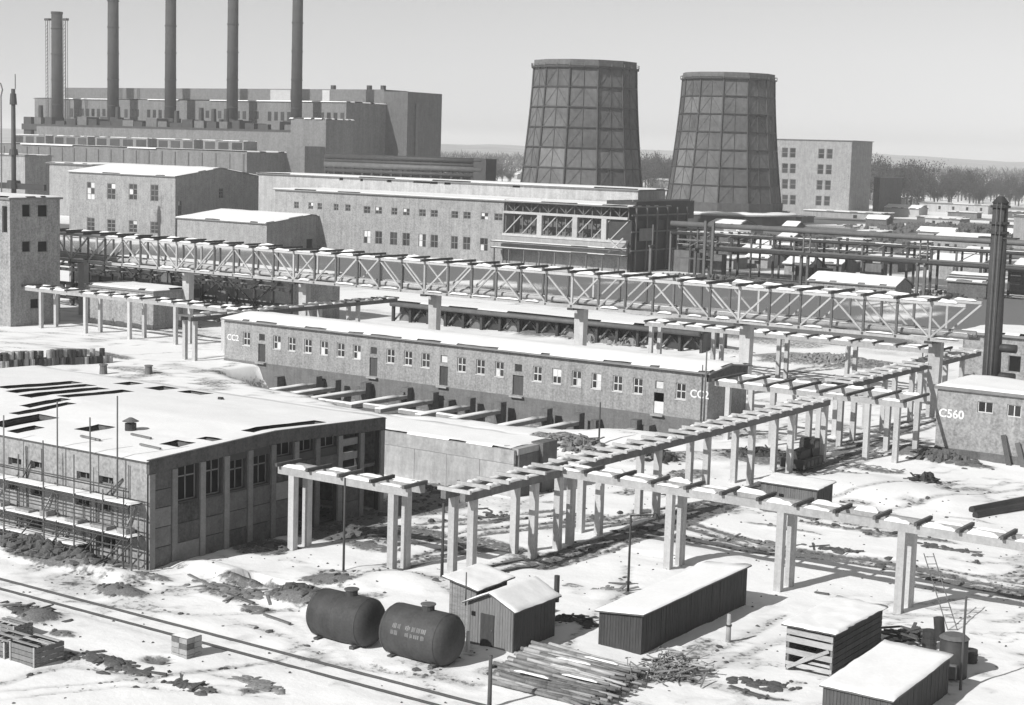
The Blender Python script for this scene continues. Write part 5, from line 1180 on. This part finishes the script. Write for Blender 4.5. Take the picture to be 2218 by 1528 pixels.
for k, (x, y) in enumerate(((224, 809), (322, 811))):
    P = G(x, y); MB().cyl((P.x, P.y, -.2), (P.x, P.y, 1.), .5, .42, 12).cyl((P.x, P.y, 1.), (P.x, P.y, 1.12), .56, .5, 12).build('manhole_ring', 'concrete_dark', label='dark concrete well ring on the snow behind the hall roof, ' + ('left' if k == 0 else 'right') + ' of two', cat='well ring', group='well rings behind the hall')

# ------------------------------------------------------------------ crawler tractor, pipes, scrap
def tractor():
    P = G(1738, 1008); t = T('crawler_tractor', 'dark crawler tractor parked among the columns of the diagonal trestle', 'tractor', (P.x, P.y, 0)); x, y = P.x, P.y
    for s in (-.7, .95):
        mb = MB(); pr = [(-2., .35), (-1.8, .05), (1.8, .05), (2.1, .4), (1.9, .85), (-1.8, .85)]; mb.prism([(y+u, z) for u, z in pr], x+s-.25, x+s+.25, 'X'); tr = mb.build('track', 'steel_dark', t)
        for u in (-1.3, -.45, .4, 1.25): MB().cyl((x+s-.28, y+u, .42), (x+s+.28, y+u, .42), .3, n=12).build('wheel', 'steel', tr)
    MB().prism([(y-1.9, .7), (y-1.9, 1.45), (y-1.6, 1.6), (y+.4, 1.65), (y+.4, .7)], x-.42, x+.66, 'X').build('hood', 'steel_dark', t)
    c = MB().prism([(y+.42, .7), (y+.42, 2.3), (y+.7, 2.5), (y+1.8, 2.45), (y+1.9, .7)], x-.6, x+.85, 'X').build('cab', 'steel_dark', t)
    MB().box(x+.852, x+.87, y+.6, y+1.6, 1.6, 2.2).build('window', 'glass', c); MB().cyl((x+.1, y-1., 1.6), (x+.1, y-1., 2.4), .07, n=8).build('exhaust', 'steel', t); MB().box(x-1.1, x+1.4, y-2.6, y-2.4, .1, .95).build('blade', 'steel_dark', t)
tractor()
for k, (a, b) in enumerate((((2104, 1110), (2230, 1088)), ((2112, 1122), (2230, 1102)))):
    A, B = G(*a), G(*b); MB().cyl((A.x, A.y, .2), (B.x, B.y, .3), .3, n=12).build('steel_pipe', 'steel_dark', label='long dark pipe lying in the snow on the right edge, ' + ('upper' if k == 0 else 'lower') + ' of two', cat='pipe', group='pipes lying on the right edge')
def scrap(label, x, y, rx, ry, h, n, m='steel_dark', nm='scrap_heap'):
    P = G(x, y); mb = MB(); q = max(1., rx/10)
    for i in range(n):
        px_, py_ = P.x+RND.gauss(0, rx*.5), P.y+RND.gauss(0, ry*.5); k = math.exp(-((px_-P.x)/rx)**2-((py_-P.y)/ry)**2)
        if RND.random() < (.86 if m.startswith('soil') else .6): mb.lump((px_, py_, gz(px_, py_)-.05), q*RND.uniform(.15, .6), q*RND.uniform(.15, .6), min(max(.15, h*k*RND.uniform(.35, .8)), .9*q), n=6, m=2)
        else:
            a = RND.uniform(0, 6.3); c = Vector((px_, py_, gz(px_, py_)+RND.uniform(-.02, max(.08, h*k*.6)))); dv = Vector((math.cos(a), math.sin(a), RND.uniform(-.15, .2)))*RND.uniform(.3, 1.1)*q; mb.beam(c-dv, c+dv, RND.uniform(.08, .25)*q, .07*q)
    mb.build(nm, m, label=label, cat='scrap', kind='stuff')
scrap('dark scrap heap on the snow left of the lettered workshop', 2003, 1042, 1.2, 1.2, 1.4, 34)
scrap('wide dark heap of rubble at the foot of the lettered workshop', 2040, 998, 3.6, 1.6, 1.2, 90, 'soil')
scrap('dark rubble heap beneath the scaffold at lower left', 110, 1205, 5.5, 1.2, 1.1, 150, 'soil')
scrap('heap of boards and clods before the dark end wall of the hall', 770, 1155, 3, 1.4, .7, 90, 'soil')
scrap('dark clods beside the short trestle columns', 590, 1185, 2.2, .9, .5, 40, 'soil')
scrap('dark shrub-like scrap on top of the soil behind the diagonal trestle', 1003, 1050, 1.2, 1., 1.6, 40)
scrap('clods and boards along the foot of the concrete basin', 900, 1055, 4., 1.2, .6, 60, 'soil')
scrap('heap of planks and snow right of the concrete basin', 1250, 975, 3.5, 2.4, .9, 90, 'wood')
scrap('dark tangle of scrap under the diagonal trestle', 1432, 1000, 1.4, 1.2, 1.4, 50)
scrap('scrap lying between trestle columns left of the tractor', 1655, 985, 3.2, 2.6, .8, 70)
scrap('rubble strewn under the right half of the lattice gallery', 1790, 785, 9, 6, .8, 260, 'soil_pale')
scrap('spoil heaps behind the roof of the long brick building', 1350, 745, 9, 2.6, 1.8, 140, 'soil_pale')
scrap('earth and boards beside the trench by the tanks', 660, 1290, 2.6, 1.5, .7, 90, 'soil')
scrap('boards and clods left of the trench by the tanks', 510, 1280, 3.2, 1.2, .5, 70, 'wood')
scrap('scattered lumps below the block stack at lower left', 240, 1440, 2.4, .8, .35, 50, 'soil')
scrap('scrap and frames between the left trestle columns', 350, 705, 6, 4, 1.4, 90)
scrap('scrap under the left trestle near the tall brick block', 40, 695, 5, 2, 1.6, 40)
scrap('rubble in the far yard under the pipe rack', 1600, 615, 16, 7, 1.6, 160, 'soil')
scrap('dark spoil bank behind the lattice gallery right of the dark end block', 1560, 612, 22, 5, 2.6, 260, 'soil')
scrap('dark clutter strewn through the middle of the far yard', 1850, 530, 45, 40, 4.5, 420, 'soil')
scrap('dark clutter below the farther cooling tower', 1560, 520, 40, 30, 4.5, 300, 'soil')
scrap('clutter in the far yard beside the stack head', 2080, 500, 40, 50, 5, 360, 'soil')
scrap('dark clutter in the far yard right of the long snowy shed', 2060, 640, 12, 6, 2., 120)
for k, (x, y, rx, ry, lb) in enumerate(((1080, 1120, 2.5, 1.2, 'clods and boards between the short and the diagonal trestle'), (1500, 1075, 2.5, 1.5, 'clods beside the near trestle left of the tool shed'), (1660, 1175, 3.5, .7, 'line of clods along the wheel ruts below the near trestle'), (1830, 1195, 3., .6, 'line of clods along the ruts between the last two near columns'), (2050, 1190, 3., .8, 'clods in the snow near the right edge above the ladder'), (1870, 1010, 3., 1., 'clods right of the parked tractor'), (1250, 1345, 1.6, .8, 'bits of board in the snow between the gabled hut and the long plank shed'), (1640, 1480, 2., .8, 'bits of board in the snow right of the brushwood'), (560, 1480, 2., .5, 'bits of rubbish in the snow below the railway'), (420, 1490, 1.6, .5, 'dark bits at the bottom edge left of the post'), (60, 1330, 1.8, .8, 'clods on the soil mound at the left edge below the railway'), (1330, 1280, 1.2, .6, 'thin branches left of the lamp post'))):
    scrap(lb, x, y, rx, ry, .28, 30, ('soil', 'soil', 'soil_pale')[k % 3])
# clods and stones that thin snow leaves showing
mb = MB(); cnt = 0
jj, kk = np.where((DIRT_SHADE > .5) & (XS > -112) & (XS < -26) & (YS > 50) & (YS < 160)); idx = list(range(len(jj))); RND.shuffle(idx)
for q in idx[:2600]:
    x, y = float(XS[jj[q], kk[q]])+RND.uniform(-.3, .3), float(YS[jj[q], kk[q]])+RND.uniform(-.3, .3)
    if abs(y-67.4) < 2 or (-82 < x < -81 and 75 < y < 101): continue
    r = RND.uniform(.05, .17)*(1 if RND.random() < .9 else 2.); mb.lump((x, y, gz(x, y)-.03), r*RND.uniform(.8, 1.6), r*RND.uniform(.8, 1.6), r*RND.uniform(.5, 1.2), n=5, m=2)
for i in range(900):
    x, y = RND.uniform(-100, -28), RND.uniform(52, 135); mb.lump((x, y, gz(x, y)-.02), RND.uniform(.04, .13), RND.uniform(.04, .13), RND.uniform(.04, .12), n=5, m=2)
mb.build('clods', 'soil', label='dark clods and stones showing through the snow', cat='clods', kind='stuff')
# loose planks in the snow
for k, (x, y, L, a, lb) in enumerate(((440, 1262, 4.5, -.35, 'long plank lying right of the soil mound by the hall corner'), (520, 1300, 3., -.2, 'plank lying near the left end of the trench'), (1900, 1110, 1.6, .1, 'short dark beam on the snow below the tool shed'), (2150, 1152, 3.4, .2, 'thin board on the snow near the right edge'), (1350, 1265, 2., .5, 'board lying left of the lamp post'), (1620, 1500, 2.6, -.25, 'board in the snow at the bottom right of the brushwood'), (600, 1345, 2.6, -.2, 'curved strip lying left of the first tank'), (1780, 1285, 1., 0, 'little board on the snow above the slatted shed'))):
    P = G(x, y); z = gz(P.x, P.y); d = Vector((math.cos(a), math.sin(a), 0))*L/2; MB().beam((P.x-d.x, P.y-d.y, z+.06), (P.x+d.x, P.y+d.y, z+.1), .22, .08).build('plank', 'timber' if k % 2 else 'wood', label=lb, cat='plank')

# ------------------------------------------------------------------ trees, far wood, hills, haze
def tree_mesh(seed, h, rx):
    R = random.Random(seed); tr = MB(); cr = MB(); tr.cyl((0, 0, -1), (0, 0, h*.45), h*.022, h*.014, 6); limbs = []
    for i in range(11):
        a = R.uniform(0, 6.3); z0 = h*R.uniform(.1, .4); e = Vector((math.cos(a)*rx*R.uniform(.4, .95), math.sin(a)*rx*R.uniform(.4, .95), h*R.uniform(.4, 1.))); tr.cyl((0, 0, z0), e, h*.011, h*.004, 4, False); limbs.append(((0, 0, z0), e))
    for i in range(1100):
        s, e = R.choice(limbs); k = R.uniform(.25, .98); c = Vector(s).lerp(e, k)+Vector((R.gauss(0, rx*.16), R.gauss(0, rx*.16), R.gauss(-.3, h*.04)))
        d = Vector((R.gauss(0, 1), R.gauss(0, 1), R.gauss(.7, .8))).normalized()*h*R.uniform(.025, .05); w = Vector((R.gauss(0, 1), R.gauss(0, 1), R.gauss(0, 1))).normalized()*h*.014
        cr.add([c-w, c+w, c+d], [(0, 1, 2)])
    return tr.mesh('trunk', 'bark'), cr.mesh('crown', 'twig' if seed % 3 else 'twig_pale')
TM = [tree_mesh(s, 22, 7.5+s % 3) for s in range(6)]
def plant(x, yb, D, sc_, label, group):
    p = DIST(x, yb, D); t = T('bare_tree', label, 'tree', (p.x, p.y, 0), group); t.scale = (sc_, sc_, sc_*RND.uniform(.85, 1.1)); t.rotation_euler = (0, 0, RND.uniform(0, 6)); tr, cr = RND.choice(TM)
    for n_, m_ in (('trunk', tr), ('crown', cr)): o = bpy.data.objects.new(n_, m_); COL.objects.link(o); o.parent = t
for i in range(26): plant(960+i*6.0+RND.uniform(-4, 4), 350, RND.uniform(1300, 1500), RND.uniform(.8, 1.05)*(1 if i < 20 else .75), 'bare winter tree in the clump between the power station and the nearer cooling tower', 'trees left of the cooling towers')
for i in range(14): plant(1386+i*5.8+RND.uniform(-3, 3), 390, RND.uniform(1250, 1400), RND.uniform(1.1, 1.45), 'bare winter tree showing between the two cooling towers', 'trees between the cooling towers')
for i in range(26): plant(1878+i*5+RND.uniform(-3, 3), 400, RND.uniform(1050, 1250), RND.uniform(1.15, 1.5), 'bare winter tree in the tall dark clump right of the tall pale block', 'trees right of the tall block')
for i in range(64): plant(1995+i*3.9+RND.uniform(-4, 4), 410, RND.uniform(1150, 1500), RND.uniform(.7, 1.15)*(1.2 if 14 < i < 32 else .85), 'bare winter tree on the wooded slope at the right edge', 'trees on the right slope')
# far wood and hills
mb = MB()
for i in range(4200):
    x = RND.uniform(880, 2260); D = RND.uniform(1900, 3800); p = DIST(x, 340, D); h = RND.uniform(11, 24)
    for q in range(5):
        c = Vector((p.x+RND.gauss(0, 4), p.y+RND.gauss(0, 4), RND.uniform(1, h*.75))); d = Vector((RND.gauss(0, 1.2), RND.gauss(0, 1.2), 1)).normalized()*h*.45; w = Vector((RND.gauss(0, 1), RND.gauss(0, 1), 0)).normalized()*RND.uniform(.5, 1.4); mb.add([c-w, c+w, c+d], [(0, 1, 2)])
mb.build('far_wood', 'twig_pale', label='far-off bare wood along the horizon', cat='wood', kind='stuff')
n = 90; P = []
for r, (D, hh) in enumerate(((4200, -2), (5200, 12), (6400, 40), (7600, 56), (9000, 52))):
    for i in range(n+1):
        x = -900+4200*i/n; p = DIST(x, 330, D); P.append((p.x, p.y, hh*(.75+.5*mnoise.noise((i*.11, r*.6, 2.2)))+6*mnoise.noise((i*.6, r, 5))))
MB().add(P, [(r*(n+1)+i, r*(n+1)+i+1, (r+1)*(n+1)+i+1, (r+1)*(n+1)+i) for r in range(4) for i in range(n)]).build('hills', 'hill', smooth=True, kind='structure', label='low pale hills on the horizon')
hz_ = bpy.data.materials.new('haze'); hz_.use_nodes = True; nt = hz_.node_tree; nt.nodes.clear(); pv = nt.nodes.new('ShaderNodeVolumePrincipled'); ou = nt.nodes.new('ShaderNodeOutputMaterial')
pv.inputs['Color'].default_value = (.92, .92, .92, 1); pv.inputs['Density'].default_value = .00014; nt.links.new(pv.outputs[0], ou.inputs['Volume']); MATS['haze'] = hz_
hb = MB().box(-15500, 15500, -15500, 16500, -6, 140); hb.build('haze', 'haze', kind='stuff', label='thin winter haze over the whole plant', cat='haze')
